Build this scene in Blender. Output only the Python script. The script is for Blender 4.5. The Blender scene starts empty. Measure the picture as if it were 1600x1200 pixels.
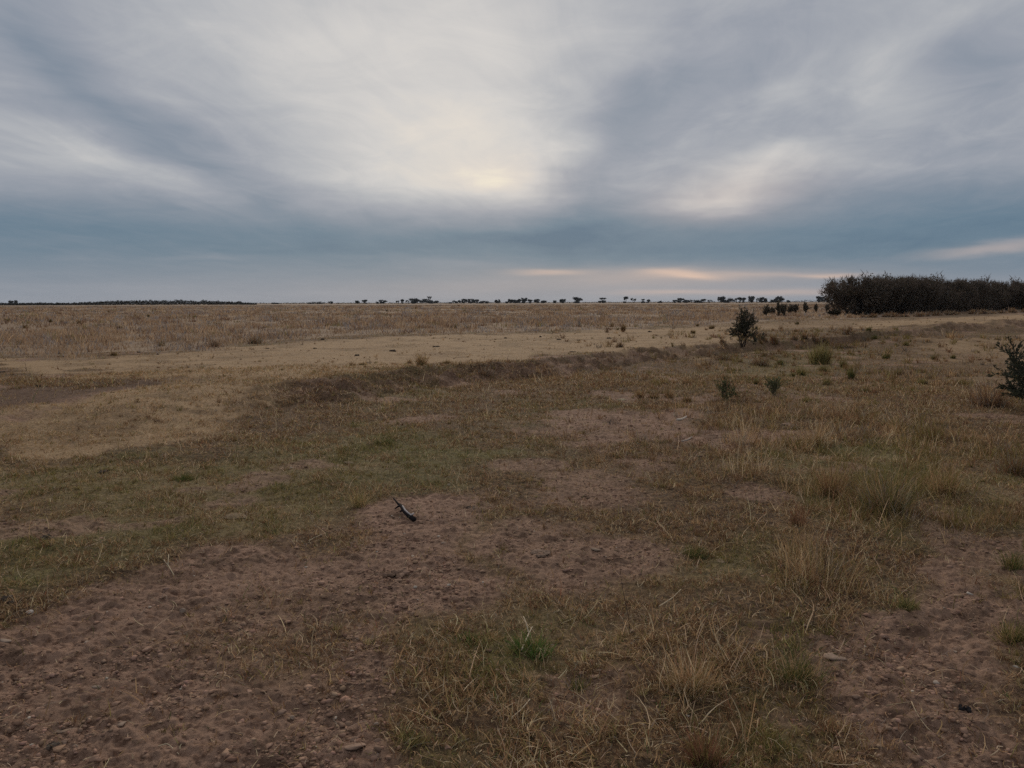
import bpy, math, random
import numpy as np
from mathutils import Matrix, Vector

SEED = 11
R = np.random.default_rng(SEED)
random.seed(SEED)
S = bpy.context.scene
COL = S.collection
rad = math.radians

# ------------------------------------------------------------------ camera geometry
CAMZ, F = 1.40, 1232.0
PITCH, ROLL = rad(5.92), 0.0028
fw = np.array([0, math.cos(PITCH), -math.sin(PITCH)])
up0 = np.array([0, math.sin(PITCH), math.cos(PITCH)])
rt0 = np.array([1.0, 0, 0])
RT = math.cos(ROLL) * rt0 - math.sin(ROLL) * up0
UP = math.sin(ROLL) * rt0 + math.cos(ROLL) * up0


def ray(px, py):
    return fw + (px - 800) / F * RT + (600 - py) / F * UP


def plane_pt(px, py, z):
    d = ray(px, py)
    t = (z - CAMZ) / d[2]
    return d[0] * t, d[1] * t


def azel(px, py):
    d = ray(px, py)
    return math.degrees(math.atan2(d[0], d[1])), math.degrees(math.atan2(d[2], math.hypot(d[0], d[1])))


# ------------------------------------------------------------------ noise
def _hash(ix, iy, seed):
    h = (ix.astype(np.int64) * 374761393 + iy.astype(np.int64) * 668265263 + seed * 982451653) & 0xFFFFFFFF
    h = ((h ^ (h >> 13)) * 1274126177) & 0xFFFFFFFF
    h = ((h ^ (h >> 16)) * 2246822519) & 0xFFFFFFFF
    return ((h ^ (h >> 15)) & 0xFFFFFF) / float(0xFFFFFF)


def vn(x, y, seed=0):
    x = np.asarray(x, float); y = np.asarray(y, float)
    ix = np.floor(x); iy = np.floor(y)
    fx = x - ix; fy = y - iy
    fx = fx * fx * fx * (fx * (fx * 6 - 15) + 10); fy = fy * fy * fy * (fy * (fy * 6 - 15) + 10)
    a = _hash(ix, iy, seed); b = _hash(ix + 1, iy, seed)
    c = _hash(ix, iy + 1, seed); d = _hash(ix + 1, iy + 1, seed)
    return (a + (b - a) * fx) * (1 - fy) + (c + (d - c) * fx) * fy - 0.5


def fbm(x, y, sc, octv=3, seed=0):
    o = 0; a = 1.0
    x = np.asarray(x, float) / sc; y = np.asarray(y, float) / sc
    for i in range(octv):
        o = o + a * vn(x * 1.0 + i * 7.3, y + i * 3.1, seed + i)
        x, y = (x * 0.8 - y * 0.6) * 2.03, (x * 0.6 + y * 0.8) * 2.03
        a *= 0.5
    return o


def sstep(a, b, x):
    t = np.clip((x - a) / (b - a), 0, 1)
    return t * t * (3 - 2 * t)


# ------------------------------------------------------------------ terrain
ZLOW = -0.22
top_px = [(-60, 628), (0, 626), (150, 618), (300, 606), (420, 600), (560, 590), (650, 578), (800, 567), (870, 560), (930, 553),
          (1000, 546), (1090, 540), (1160, 537), (1250, 533), (1330, 527), (1400, 518), (1600, 506), (1660, 505)]
base_px = [(-60, 692), (0, 690), (230, 681), (380, 650), (560, 636), (720, 604), (850, 592), (950, 577), (1080, 561), (1150, 552),
           (1250, 543), (1350, 533), (1450, 526), (1600, 516), (1660, 514)]
field_px = [(-60, 557), (0, 556), (130, 560), (250, 552), (400, 540), (560, 525), (700, 522), (900, 517), (1050, 512), (1150, 508),
            (1250, 500), (1330, 498), (1420, 495), (1600, 489), (1660, 488)]


def polar_curve(pts, z):
    a, r = [-180.0, -60.0], [24.0, 14.0]
    for p in pts:
        x, y = plane_pt(p[0], p[1], z)
        a.append(math.degrees(math.atan2(x, y))); r.append(math.hypot(x, y))
    a += [60.0, 180.0]; r += [r[-1], 24.0]
    return np.array(a), np.array(r)


A_T, R_T = polar_curve(top_px, 0.0)
A_B, R_B = polar_curve(base_px, ZLOW)
A_F, R_F = polar_curve(field_px, 0.0)


def polw(pts, z=ZLOW):
    return np.array([plane_pt(px, py, z) for px, py in pts])


def poly_mask(x, y, P, soft):
    """smooth membership of a ground polygon (world metres)"""
    out = np.zeros_like(x)
    m = float(np.max(soft)) if np.ndim(soft) else soft
    bb = (x > P[:, 0].min() - m) & (x < P[:, 0].max() + m) & (y > P[:, 1].min() - m) & (y < P[:, 1].max() + m)
    if not bb.any():
        return out
    X = x[bb]; Y = y[bb]
    sf = soft[bb] if np.ndim(soft) else soft
    d2 = np.full(X.shape, 1e18); ins = np.zeros(X.shape, bool)
    n = len(P)
    for i in range(n):
        ax, ay = P[i]; bx, by = P[(i + 1) % n]
        ex, ey = bx - ax, by - ay
        t = np.clip(((X - ax) * ex + (Y - ay) * ey) / (ex * ex + ey * ey + 1e-12), 0, 1)
        d2 = np.minimum(d2, (X - ax - t * ex) ** 2 + (Y - ay - t * ey) ** 2)
        c = (ay > Y) != (by > Y)
        with np.errstate(divide='ignore', invalid='ignore'):
            ins ^= c & (X < (bx - ax) * (Y - ay) / (by - ay) + ax)
    sd = np.sqrt(d2) * np.where(ins, 1, -1)
    out[bb] = sstep(-1, 1, sd / sf)
    return out


DIRT = [
    (polw([(0, 945), (120, 912), (250, 884), (370, 858), (480, 848), (560, 802), (640, 778), (760, 774), (800, 790), (760, 815),
           (710, 848), (745, 880), (735, 905), (690, 930), (660, 975), (640, 1030), (600, 1085), (640, 1150), (690, 1200),
           (700, 1500), (-900, 1500), (-900, 1150)]), 1.0),
    (polw([(770, 822), (860, 806), (960, 816), (1025, 845), (1010, 872), (940, 892), (860, 907), (790, 892), (760, 860)]), 0.9),
    (polw([(850, 660), (960, 634), (1040, 638), (1090, 665), (1200, 668), (1270, 690), (1100, 704), (1000, 680), (900, 692)]), 0.95),
    (polw([(860, 745), (1000, 716), (1030, 735), (930, 775), (835, 788)]), 0.75),
    (polw([(1170, 1020), (1280, 1005), (1340, 935), (1470, 895), (1490, 845), (1545, 835), (1580, 900), (1560, 980), (1545, 1080),
           (1620, 1130), (1680, 1300), (1330, 1300), (1390, 1150), (1290, 1075)]), 0.95),
    (polw([(860, 1010), (960, 1010), (1010, 1080), (930, 1110), (850, 1060)]), 0.6),
    (polw([(1130, 610), (1230, 598), (1260, 612), (1180, 628)]), 0.6),
    (polw([(-40, 604), (60, 600), (150, 597), (270, 589), (285, 594), (230, 603), (150, 613), (70, 625), (-40, 636)], 0), 1.0),
]
GRASSY_IN_DIRT = (polw([(310, 965), (430, 945), (560, 930), (610, 985), (540, 1062), (420, 1052), (330, 1015)]), 0.65)
STRAW = [
    (polw([(-160, 565), (200, 557), (400, 542), (600, 528), (900, 519), (1150, 511), (1160, 538), (1000, 546), (800, 565), (560, 588),
           (420, 600)], 0), 1.0),
    (polw([(-160, 640), (150, 615), (420, 598), (430, 625), (350, 652), (230, 684), (0, 696), (-160, 704)], -0.12), 0.95),
    (polw([(1330, 505), (1600, 491), (1700, 491), (1700, 503), (1480, 511), (1330, 515)], 0), 1.0),
    (polw([(1150, 508), (1330, 500), (1330, 512), (1150, 518)], 0), 0.6),
    (polw([(1440, 530), (1640, 520), (1640, 562), (1450, 562)], -0.15), 0.55),
    (polw([(1500, 570), (1650, 560), (1650, 640), (1520, 640)]), 0.25),
]
GREEN = [
    (polw([(-60, 740), (150, 720), (350, 702), (560, 668), (690, 688), (770, 715), (720, 755), (570, 795), (400, 838), (150, 872), (-60, 905)]), 0.85),
    (polw([(690, 948), (800, 925), (870, 935), (905, 1000), (830, 1045), (700, 1010)]), 0.9),
    (polw([(1240, 700), (1480, 690), (1505, 780), (1400, 835), (1260, 800)]), 1.0),
    (polw([(1000, 850), (1160, 840), (1190, 900), (1040, 893)]), 0.8),
    (polw([(1150, 965), (1230, 950), (1310, 1000), (1260, 1100), (1300, 1200), (1180, 1200), (1130, 1060)]), 0.7),
    (polw([(1550, 760), (1640, 740), (1640, 1010), (1580, 950)]), 0.8),
    (polw([(1370, 925), (1440, 905), (1480, 945), (1420, 975)]), 1.0),
    (polw([(240, 738), (320, 730), (330, 748), (250, 758)]), 1.0),
    (polw([(560, 685), (640, 678), (650, 694), (570, 700)]), 0.9),
    (polw([(860, 625), (920, 618), (910, 640), (860, 642)]), 0.6),
    (polw([(1180, 545), (1340, 545), (1330, 600), (1150, 615)]), 0.45),
    (polw([(660, 1140), (760, 1120), (800, 1200), (690, 1230)]), 0.6),
]
LONG = [   # where taller weeds stand
    (polw([(1230, 640), (1330, 640), (1480, 630), (1520, 700), (1500, 800), (1340, 830), (1240, 800), (1130, 700), (1130, 650)]), 0.9),
    (polw([(790, 960), (1000, 940), (1150, 960), (1180, 1200), (800, 1200), (740, 1100)]), 0.6),
    (polw([(1200, 860), (1330, 840), (1340, 950), (1220, 980)]), 0.7),
]


def masks(x, y):
    r = np.hypot(x, y)
    az = np.degrees(np.arctan2(x, y))
    # irregular outlines
    wsc = np.clip(r / 6, 0.5, 3.0)
    wx = x + 0.55 * wsc * fbm(x, y, 0.9, 5, 21)
    wy = y + 0.9 * wsc * fbm(x, y, 1.0, 5, 41)
    soft = 0.05 + 0.022 * r
    d = np.zeros_like(x); s = np.zeros_like(x); g = np.zeros_like(x); l = np.zeros_like(x)
    for P, w in DIRT:
        d = np.maximum(d, w * poly_mask(wx, wy, P, soft))
    P, w = GRASSY_IN_DIRT
    d = d * (1 - w * poly_mask(wx, wy, P, soft * 1.5))
    for P, w in STRAW:
        s = np.maximum(s, w * poly_mask(wx, wy, P, soft))
    for P, w in GREEN:
        g = np.maximum(g, w * poly_mask(wx, wy, P, soft * 1.8))
    for P, w in LONG:
        l = np.maximum(l, w * poly_mask(wx, wy, P, soft * 2.0))
    rF = np.interp(az, A_F, R_F)
    fld = sstep(-1, 1, (r + 4.0 * fbm(x, y, 2.8, 4, 5) - rF) / (0.03 * r + 0.3))
    # scattered bare spots
    n = fbm(x, y, 1.1, 4, 77)
    d = np.maximum(d, 0.75 * sstep(0.27, 0.46, n) * (1 - s) * (1 - fld))
    s = s * (0.60 + 0.40 * sstep(-0.35, 0.15, fbm(x, y, 0.9, 4, 71) + 0.5 * fbm(x, y, 0.25, 2, 73)))
    g = np.clip(g + 0.35 * sstep(0.0, 0.5, fbm(x, y, 1.8, 3, 91)) * (1 - s), 0, 1)
    s = np.clip(s + 0.25 * sstep(0.1, 0.5, fbm(x, y, 2.4, 3, 191)), 0, 1)
    return d, s, g, fld, l


def scarp_s(x, y):
    r = np.hypot(x, y); az = np.degrees(np.arctan2(x, y))
    rt = np.interp(az, A_T, R_T); rb = np.minimum(np.interp(az, A_B, R_B), rt - 1.0)
    wob = 0.6 * fbm(x, y, 1.6, 3, 61)
    return sstep(0, 1, (r + wob - rb) / (rt - rb))


RUT = DIRT[-1][0]


def H0(x, y):
    """broad shape of the ground"""
    x = np.asarray(x, float); y = np.asarray(y, float)
    r = np.hypot(x, y)
    s = scarp_s(x, y)
    z = ZLOW * (1 - s)
    z = z + 0.07 * fbm(x, y, 3.2, 2, 3) * (1 - 0.4 * s) + 0.03 * fbm(x, y, 0.8, 2, 9)
    face = 4 * s * (1 - s)
    cen = sstep(-21, -14, np.degrees(np.arctan2(x, y)))
    z = z + face * cen * (0.28 * np.abs(fbm(x, y, 0.42, 4, 15)) - 0.05)
    z = z + cen * (0.08 * np.exp(-((s - 0.90) / 0.12) ** 2) * (r < 60) - 0.04 * np.exp(-((s - 0.12) / 0.12) ** 2) * (r < 45))
    z = z + 0.16 * fbm(x, y, 17, 2, 33) * sstep(25, 60, r) * (1 - sstep(200, 500, r))
    z = z - 0.03 * poly_mask(x + 0.3 * fbm(x, y, 1.3, 2, 8), y, RUT, 0.7)
    # hummocks of turned soil on the right
    for px, py, a, w in ((1420, 524, 0.16, 1.6), (1530, 512, 0.2, 2.2), (1590, 508, 0.18, 1.8), (1480, 528, 0.12, 1.4)):
        cx, cy = plane_pt(px, py, 0)
        z = z + a * np.exp(-(((x - cx) / (w * 1.8)) ** 2 + ((y - cy) / w) ** 2)) * (1 + 1.2 * fbm(x, y, 0.5, 2, 71))
    return z


def Hgt(x, y, d=None):
    z = H0(x, y)
    r = np.hypot(x, y)
    if d is None:
        d = masks(np.asarray(x, float), np.asarray(y, float))[0]
    near = 1 - sstep(10, 22, r)
    n1 = fbm(x, y, 0.17, 2, 101); n2 = np.abs(fbm(x, y, 0.085, 3, 111))
    pit = sstep(0.12, 0.42, fbm(x, y, 0.22, 2, 131))
    z = z + near * ((0.45 + 0.55 * d) * (0.017 * n1 + 0.036 * (n2 - 0.15)) - d * 0.020 * pit)
    z = z + near * (1 - sstep(5, 9, r)) * (0.3 + 0.7 * d) * (0.022 * np.abs(vn(x / 0.045, y / 0.045, 141)) + 0.010 * np.abs(vn(x / 0.022, y / 0.022, 151)))
    z = z + (1 - d) * near * 0.02 * fbm(x, y, 0.3, 2, 121)
    return z


def hpt(x, y):
    a = np.array([x], float); b = np.array([y], float)
    return float(Hgt(a, b)[0])


def gp(px, py):
    """ground point seen at a photo pixel"""
    d = ray(px, py)
    z = 0.0 if py < 600 else ZLOW
    x = y = 0
    for _ in range(12):
        t = (z - CAMZ) / d[2]
        x, y = d[0] * t, d[1] * t
        zn = float(H0(np.array([x]), np.array([y]))[0])
        z = 0.5 * z + 0.5 * zn
    return x, y, hpt(x, y)


def mpp(px, py):
    """metres per photo pixel (across) at that ground point"""
    x, y, z = gp(px, py)
    return (x * fw[0] + y * fw[1] + (z - CAMZ) * fw[2]) / F


# ------------------------------------------------------------------ mesh helpers
def build(name, V, quads=None, tris=None, mat=None, parent=None, cols=None, smooth=False):
    me = bpy.data.meshes.new(name)
    V = np.asarray(V, np.float32)
    nq = 0 if quads is None else len(quads); nt = 0 if tris is None else len(tris)
    me.vertices.add(len(V)); me.vertices.foreach_set('co', V.ravel())
    loops = []
    starts = []
    if nq:
        loops.append(np.asarray(quads, np.int32).ravel()); starts.append(np.arange(nq, dtype=np.int32) * 4)
    if nt:
        loops.append(np.asarray(tris, np.int32).ravel()); starts.append(nq * 4 + np.arange(nt, dtype=np.int32) * 3)
    L = np.concatenate(loops)
    me.loops.add(len(L)); me.loops.foreach_set('vertex_index', L)
    me.polygons.add(nq + nt); me.polygons.foreach_set('loop_start', np.concatenate(starts))
    if smooth:
        me.polygons.foreach_set('use_smooth', np.ones(nq + nt, bool))
    if cols is not None:
        c = np.ones((len(V), 4), np.float32); c[:, :3] = cols
        at = me.color_attributes.new('tint', 'FLOAT_COLOR', 'POINT'); at.data.foreach_set('color', c.ravel())
    me.update(calc_edges=True); me.validate()
    if mat:
        me.materials.append(mat)
    o = bpy.data.objects.new(name, me); COL.objects.link(o)
    if parent:
        o.parent = parent
    return o


class Acc:
    def __init__(s):
        s.V, s.Q, s.T, s.C, s.n = [], [], [], [], 0

    def add(s, V, Q=None, T=None, C=(0.5, 0.5, 0.5)):
        V = np.asarray(V, float)
        s.V.append(V)
        if Q is not None and len(Q): s.Q.append(np.asarray(Q) + s.n)
        if T is not None and len(T): s.T.append(np.asarray(T) + s.n)
        C = np.asarray(C, float)
        s.C.append(np.broadcast_to(C, (len(V), 3)).copy())
        s.n += len(V)

    def make(s, name, mat, parent=None, smooth=False):
        return build(name, np.concatenate(s.V), np.concatenate(s.Q) if s.Q else None, np.concatenate(s.T) if s.T else None, mat, parent,
                     np.concatenate(s.C), smooth)

    def tube(s, P, rads, sides=5, C=(0.1, 0.08, 0.06)):
        P = np.asarray(P, float); n = len(P)
        tg = np.gradient(P, axis=0); tg /= np.linalg.norm(tg, axis=1)[:, None] + 1e-9
        ref = np.array([0.31, 0.17, 0.93]) if abs(tg[0, 2]) < 0.9 else np.array([1.0, 0.2, 0])
        V = []
        for i in range(n):
            a = np.cross(tg[i], ref); a /= np.linalg.norm(a) + 1e-9
            b = np.cross(tg[i], a)
            th = np.arange(sides) / sides * 2 * np.pi
            V.append(P[i] + rads[i] * (np.cos(th)[:, None] * a + np.sin(th)[:, None] * b))
        V = np.concatenate(V + [P[-1:] + tg[-1] * rads[-1] * 0.5, P[:1] - tg[0] * rads[0] * 0.3])
        Q = []
        for i in range(n - 1):
            for k in range(sides):
                k2 = (k + 1) % sides
                Q.append((i * sides + k, i * sides + k2, (i + 1) * sides + k2, (i + 1) * sides + k))
        e = n * sides
        T = [((n - 1) * sides + k, (n - 1) * sides + (k + 1) % sides, e) for k in range(sides)]
        T += [((k + 1) % sides, k, e + 1) for k in range(sides)]
        s.add(V, Q, T, C)


def blades(P, Hh, W, phi, th0, th1, kap, C, seg=3, face=None):
    """N grass blades; returns V, Q, T, C. P (N,3)  Hh length  W width  phi lean azimuth  th0->th1 angle from the vertical"""
    N = len(P)
    pts = [P]
    for i in range(seg):
        t = (i + 0.5) / seg
        th = th0 + (th1 - th0) * t; ph = phi + kap * t
        st = (Hh / seg)[:, None] * np.stack([np.sin(th) * np.cos(ph), np.sin(th) * np.sin(ph), np.cos(th)], 1)
        pts.append(pts[-1] + st)
    fa = phi + np.pi / 2 if face is None else face
    wv = np.stack([np.cos(fa), np.sin(fa), np.zeros(N)], 1) * (W / 2)[:, None]
    rows = []
    for i in range(seg):
        k = 1.0 - 0.55 * (i / seg) ** 1.5
        rows.append(pts[i] - wv * k); rows.append(pts[i] + wv * k)
    rows.append(pts[seg])
    m = 2 * seg + 1
    V = np.stack(rows, 1).reshape(-1, 3)
    b = np.arange(N)[:, None] * m
    Q = np.concatenate([b + np.array([[2 * i, 2 * i + 1, 2 * i + 3, 2 * i + 2]]) for i in range(seg - 1)]) if seg > 1 else None
    T = b + np.array([[2 * seg - 2, 2 * seg - 1, 2 * seg]])
    return V, Q, T, np.repeat(C, m, axis=0)


# ------------------------------------------------------------------ materials
def lin(r, g, b):
    f = lambda c: (c / 255 / 12.92) if c / 255 <= 0.04045 else ((c / 255 + 0.055) / 1.055) ** 2.4
    return (f(r), f(g), f(b))


def new_mat(name):
    m = bpy.data.materials.new(name); m.use_nodes = True
    nt = m.node_tree; nt.nodes.clear()
    return m, nt.nodes, nt.links


def mat_tint(name, transl=0.25, rough=0.9, jitter=0.15, nscale=9.0):
    m, N, L = new_mat(name)
    out = N.new('ShaderNodeOutputMaterial')
    at = N.new('ShaderNodeAttribute'); at.attribute_name = 'tint'
    tc = N.new('ShaderNodeTexCoord'); no = N.new('ShaderNodeTexNoise'); no.inputs['Scale'].default_value = nscale
    no.inputs['Detail'].default_value = 4
    L.new(tc.outputs['Object'], no.inputs['Vector'])
    mr = N.new('ShaderNodeMapRange'); mr.inputs[3].default_value = 1 - jitter * 2; mr.inputs[4].default_value = 1 + jitter * 2
    L.new(no.outputs['Fac'], mr.inputs[0])
    mx = N.new('ShaderNodeVectorMath'); mx.operation = 'SCALE'
    L.new(at.outputs['Color'], mx.inputs[0]); L.new(mr.outputs[0], mx.inputs['Scale'])
    bs = N.new('ShaderNodeBsdfDiffuse'); bs.inputs['Roughness'].default_value = 0.6
    L.new(mx.outputs[0], bs.inputs['Color'])
    if transl > 0:
        tr = N.new('ShaderNodeBsdfTranslucent'); L.new(mx.outputs[0], tr.inputs['Color'])
        ms = N.new('ShaderNodeMixShader'); ms.inputs[0].default_value = transl
        L.new(bs.outputs[0], ms.inputs[1]); L.new(tr.outputs[0], ms.inputs[2]); L.new(ms.outputs[0], out.inputs[0])
    else:
        L.new(bs.outputs[0], out.inputs[0])
    return m


def mat_rough(name, jitter=0.25, nscale=30.0, bump=0.4):
    """tinted, bumpy, rough: stone, clods, bark, wood"""
    m, N, L = new_mat(name)
    out = N.new('ShaderNodeOutputMaterial'); p = N.new('ShaderNodeBsdfPrincipled')
    at = N.new('ShaderNodeAttribute'); at.attribute_name = 'tint'
    tc = N.new('ShaderNodeTexCoord'); no = N.new('ShaderNodeTexNoise'); no.inputs['Scale'].default_value = nscale
    no.inputs['Detail'].default_value = 6
    L.new(tc.outputs['Object'], no.inputs['Vector'])
    mr = N.new('ShaderNodeMapRange'); mr.inputs[3].default_value = 1 - jitter * 2; mr.inputs[4].default_value = 1 + jitter * 2
    L.new(no.outputs['Fac'], mr.inputs[0])
    mx = N.new('ShaderNodeVectorMath'); mx.operation = 'SCALE'
    L.new(at.outputs['Color'], mx.inputs[0]); L.new(mr.outputs[0], mx.inputs['Scale'])
    L.new(mx.outputs[0], p.inputs['Base Color']); p.inputs['Roughness'].default_value = 0.9
    p.inputs['Specular IOR Level'].default_value = 0.05
    b = N.new('ShaderNodeBump'); b.inputs['Strength'].default_value = bump; b.inputs['Distance'].default_value = 0.01
    L.new(no.outputs['Fac'], b.inputs['Height']); L.new(b.outputs[0], p.inputs['Normal'])
    L.new(p.outputs[0], out.inputs[0])
    return m


M_BLADE = mat_tint('dry_grass_blades', 0.25)
M_LEAF = mat_tint('shrub_leaves', 0.15)
M_BARK = mat_rough('bark', 0.25, 25)
M_STONE = mat_rough('stone_and_clods', 0.22, 35, 0.5)

# albedos
SOIL = np.array([0.300, 0.187, 0.132])
PAL = {
    'straw': np.array([0.50, 0.335, 0.18]), 'pale': np.array([0.66, 0.515, 0.335]), 'brown': np.array([0.21, 0.115, 0.062]),
    'tan': np.array([0.37, 0.232, 0.125]), 'olive': np.array([0.235, 0.185, 0.068]), 'green': np.array([0.105, 0.125, 0.045]),
    'grey': np.array([0.30, 0.25, 0.20]), 'red': np.array([0.27, 0.125, 0.075]), 'yellow': np.array([0.36, 0.30, 0.13]), 'lush': np.array([0.095, 0.165, 0.042]),
}


def ground_material():
    m, N, L = new_mat('ground_soil_and_turf')
    out = N.new('ShaderNodeOutputMaterial'); p = N.new('ShaderNodeBsdfPrincipled')
    p.inputs['Roughness'].default_value = 0.95; p.inputs['Specular IOR Level'].default_value = 0.1
    tc = N.new('ShaderNodeTexCoord')

    def noise(scale, detail=6, rough=0.6, dist=0.0):
        n = N.new('ShaderNodeTexNoise'); n.inputs['Scale'].default_value = scale; n.inputs['Detail'].default_value = detail
        n.inputs['Roughness'].default_value = rough; n.inputs['Distortion'].default_value = dist
        L.new(tc.outputs['Object'], n.inputs['Vector']); return n.outputs['Fac']

    def mixc(f, a, b):
        n = N.new('ShaderNodeMix'); n.data_type = 'RGBA'
        for s, v in ((n.inputs[0], f), (n.inputs[6], a), (n.inputs[7], b)):
            if hasattr(v, 'links'): L.new(v, s)
            elif isinstance(v, (int, float)): s.default_value = v
            else: s.default_value = (*v, 1)
        return n.outputs[2]

    def ramp(f, lo, hi):
        n = N.new('ShaderNodeMapRange'); n.interpolation_type = 'SMOOTHSTEP'
        n.inputs[1].default_value = lo; n.inputs[2].default_value = hi; L.new(f, n.inputs[0]); return n.outputs[0]

    def attr(nm):
        n = N.new('ShaderNodeAttribute'); n.attribute_name = nm; return n.outputs['Fac']

    nbig = noise(0.35, 5); nmid = noise(3.0, 6); nfine = noise(22, 8, 0.7); nvf = noise(90, 6, 0.7)
    soil = mixc(ramp(nmid, 0.35, 0.65), SOIL * 0.86, SOIL * 1.12)
    soil = mixc(ramp(nfine, 0.46, 0.66), soil, SOIL * np.array([0.46, 0.41, 0.39]))
    soil = mixc(ramp(nvf, 0.60, 0.78), soil, SOIL * 1.45)
    that = mixc(ramp(nmid, 0.3, 0.7), (0.17, 0.102, 0.055), (0.27, 0.168, 0.090))
    that = mixc(ramp(nfine, 0.36, 0.57), that, (0.065, 0.039, 0.024))
    that = mixc(ramp(nvf, 0.55, 0.75), that, (0.36, 0.28, 0.17))
    strw = mixc(ramp(nmid, 0.3, 0.7), (0.31, 0.205, 0.118), (0.37, 0.25, 0.142))
    strw = mixc(ramp(nfine, 0.45, 0.7), strw, (0.23, 0.15, 0.088))
    gren = mixc(ramp(nfine, 0.35, 0.65), (0.195, 0.155, 0.068), (0.095, 0.078, 0.036))
    fiel = mixc(ramp(nbig, 0.35, 0.65), (0.24, 0.165, 0.112), (0.30, 0.21, 0.14))
    fiel = mixc(ramp(nmid, 0.42, 0.7), fiel, (0.20, 0.145, 0.095))
    c = mixc(attr('green'), that, gren)
    c = mixc(attr('straw'), c, strw)
    c = mixc(attr('dirt'), c, soil)
    c = mixc(attr('field'), c, fiel)
    c = mixc(attr('dark_soil'), c, mixc(ramp(nfine, 0.4, 0.65), (0.140, 0.085, 0.056), (0.080, 0.048, 0.032)))  # darker brown soil tone, blended in by mask
    L.new(c, p.inputs['Base Color'])
    b1 = N.new('ShaderNodeBump'); b1.inputs['Strength'].default_value = 0.9; b1.inputs['Distance'].default_value = 0.03
    L.new(nfine, b1.inputs['Height'])
    b2 = N.new('ShaderNodeBump'); b2.inputs['Strength'].default_value = 0.8; b2.inputs['Distance'].default_value = 0.008
    L.new(nvf, b2.inputs['Height']); L.new(b1.outputs[0], b2.inputs['Normal'])
    L.new(b2.outputs[0], p.inputs['Normal'])
    L.new(p.outputs[0], out.inputs[0])
    return m


# ------------------------------------------------------------------ tagging
def tag(o, label=None, cat=None, group=None, kind=None):
    if label: o['label'] = label
    if cat: o['category'] = cat
    if group: o['group'] = group
    if kind: o['kind'] = kind
    return o


def empty(name, loc):
    o = bpy.data.objects.new(name, None); COL.objects.link(o); o.location = loc; o.empty_display_size = 0.2
    return o


def copy_tree(o):
    c = o.copy(); COL.objects.link(c)
    for ch in o.children:
        k = ch.copy(); COL.objects.link(k); k.parent = c
    return c


# ------------------------------------------------------------------ ground sheet
def make_ground():
    rr = [0.25, 0.7, 1.2, 1.6]
    r = 1.9
    while r < 6500:
        rr.append(r)
        r *= 1 + (0.0032 if r < 9 else 0.0045 if r < 16 else 0.007 if r < 60 else 0.03 if r < 400 else 0.12)
    rr = np.array(rr)
    th = np.concatenate([np.arange(-46, -36, 0.15), np.arange(-36, 36, 0.085), np.arange(36, 46, 0.15), np.arange(46, 314, 3.0)])
    nr, nt = len(rr), len(th)
    A = np.radians(th)
    X = (rr[:, None] * np.sin(A)[None]).ravel(); Y = (rr[:, None] * np.cos(A)[None]).ravel()
    d, s, g, f, l = masks(X, Y)
    Z = Hgt(X, Y, d)
    ss = scarp_s(X, Y)
    face = 4 * ss * (1 - ss)
    az = np.degrees(np.arctan2(X, Y))
    d = np.maximum(d, 0.6 * sstep(0.45, 1.0, face + 1.0 * fbm(X, Y, 0.6, 4, 19)) * sstep(-19, -14, az) * (1 - 0.5 * sstep(12, 17, az)))
    V = np.stack([X, Y, Z], 1)
    i = np.arange(nr - 1)[:, None]; j = np.arange(nt)[None]; j2 = (j + 1) % nt
    Q = np.stack([i * nt + j, i * nt + j2, (i + 1) * nt + j2, (i + 1) * nt + j], -1).reshape(-1, 4)[:, ::-1]
    c = len(V)
    V = np.concatenate([V, [[0, 0, hpt(0.01, 0.01)]]])
    T = np.stack([np.full(nt, c), (np.arange(nt) + 1) % nt, np.arange(nt)], 1)
    o = build('ground', V, Q, T, ground_material(), smooth=True)
    dark_soil = np.maximum(0.95 * poly_mask(X + 0.3 * fbm(X, Y, 1.3, 2, 8), Y, RUT, 0.35),
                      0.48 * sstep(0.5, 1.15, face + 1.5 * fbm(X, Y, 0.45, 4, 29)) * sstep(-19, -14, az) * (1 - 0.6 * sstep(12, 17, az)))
    dark_soil = np.maximum(dark_soil, 0.6 * sstep(0.26, 0.45, fbm(X, Y, 0.22, 4, 39)) * (rr.repeat(nt) < 25) * (0.1 + 0.9 * d) * (1 - 0.8 * s))  # mask darkens the soil in the rut, on the bank face, in random patches
    for nm, a in (('dark_soil', dark_soil), ('dirt', d), ('straw', s), ('green', g), ('field', f)):
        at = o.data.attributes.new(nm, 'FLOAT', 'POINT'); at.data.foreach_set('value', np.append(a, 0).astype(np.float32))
    tag(o, kind='structure')
    return o


make_ground()


# ------------------------------------------------------------------ grass cover
def pick(n, names, w):
    w = np.asarray(w, float); w /= w.sum()
    k = R.choice(len(names), n, p=w)
    c = np.stack([PAL[q] for q in names])[k]
    return c * R.uniform(0.66, 1.42, (n, 1)) * R.uniform(0.94, 1.06, (n, 3))


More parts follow.
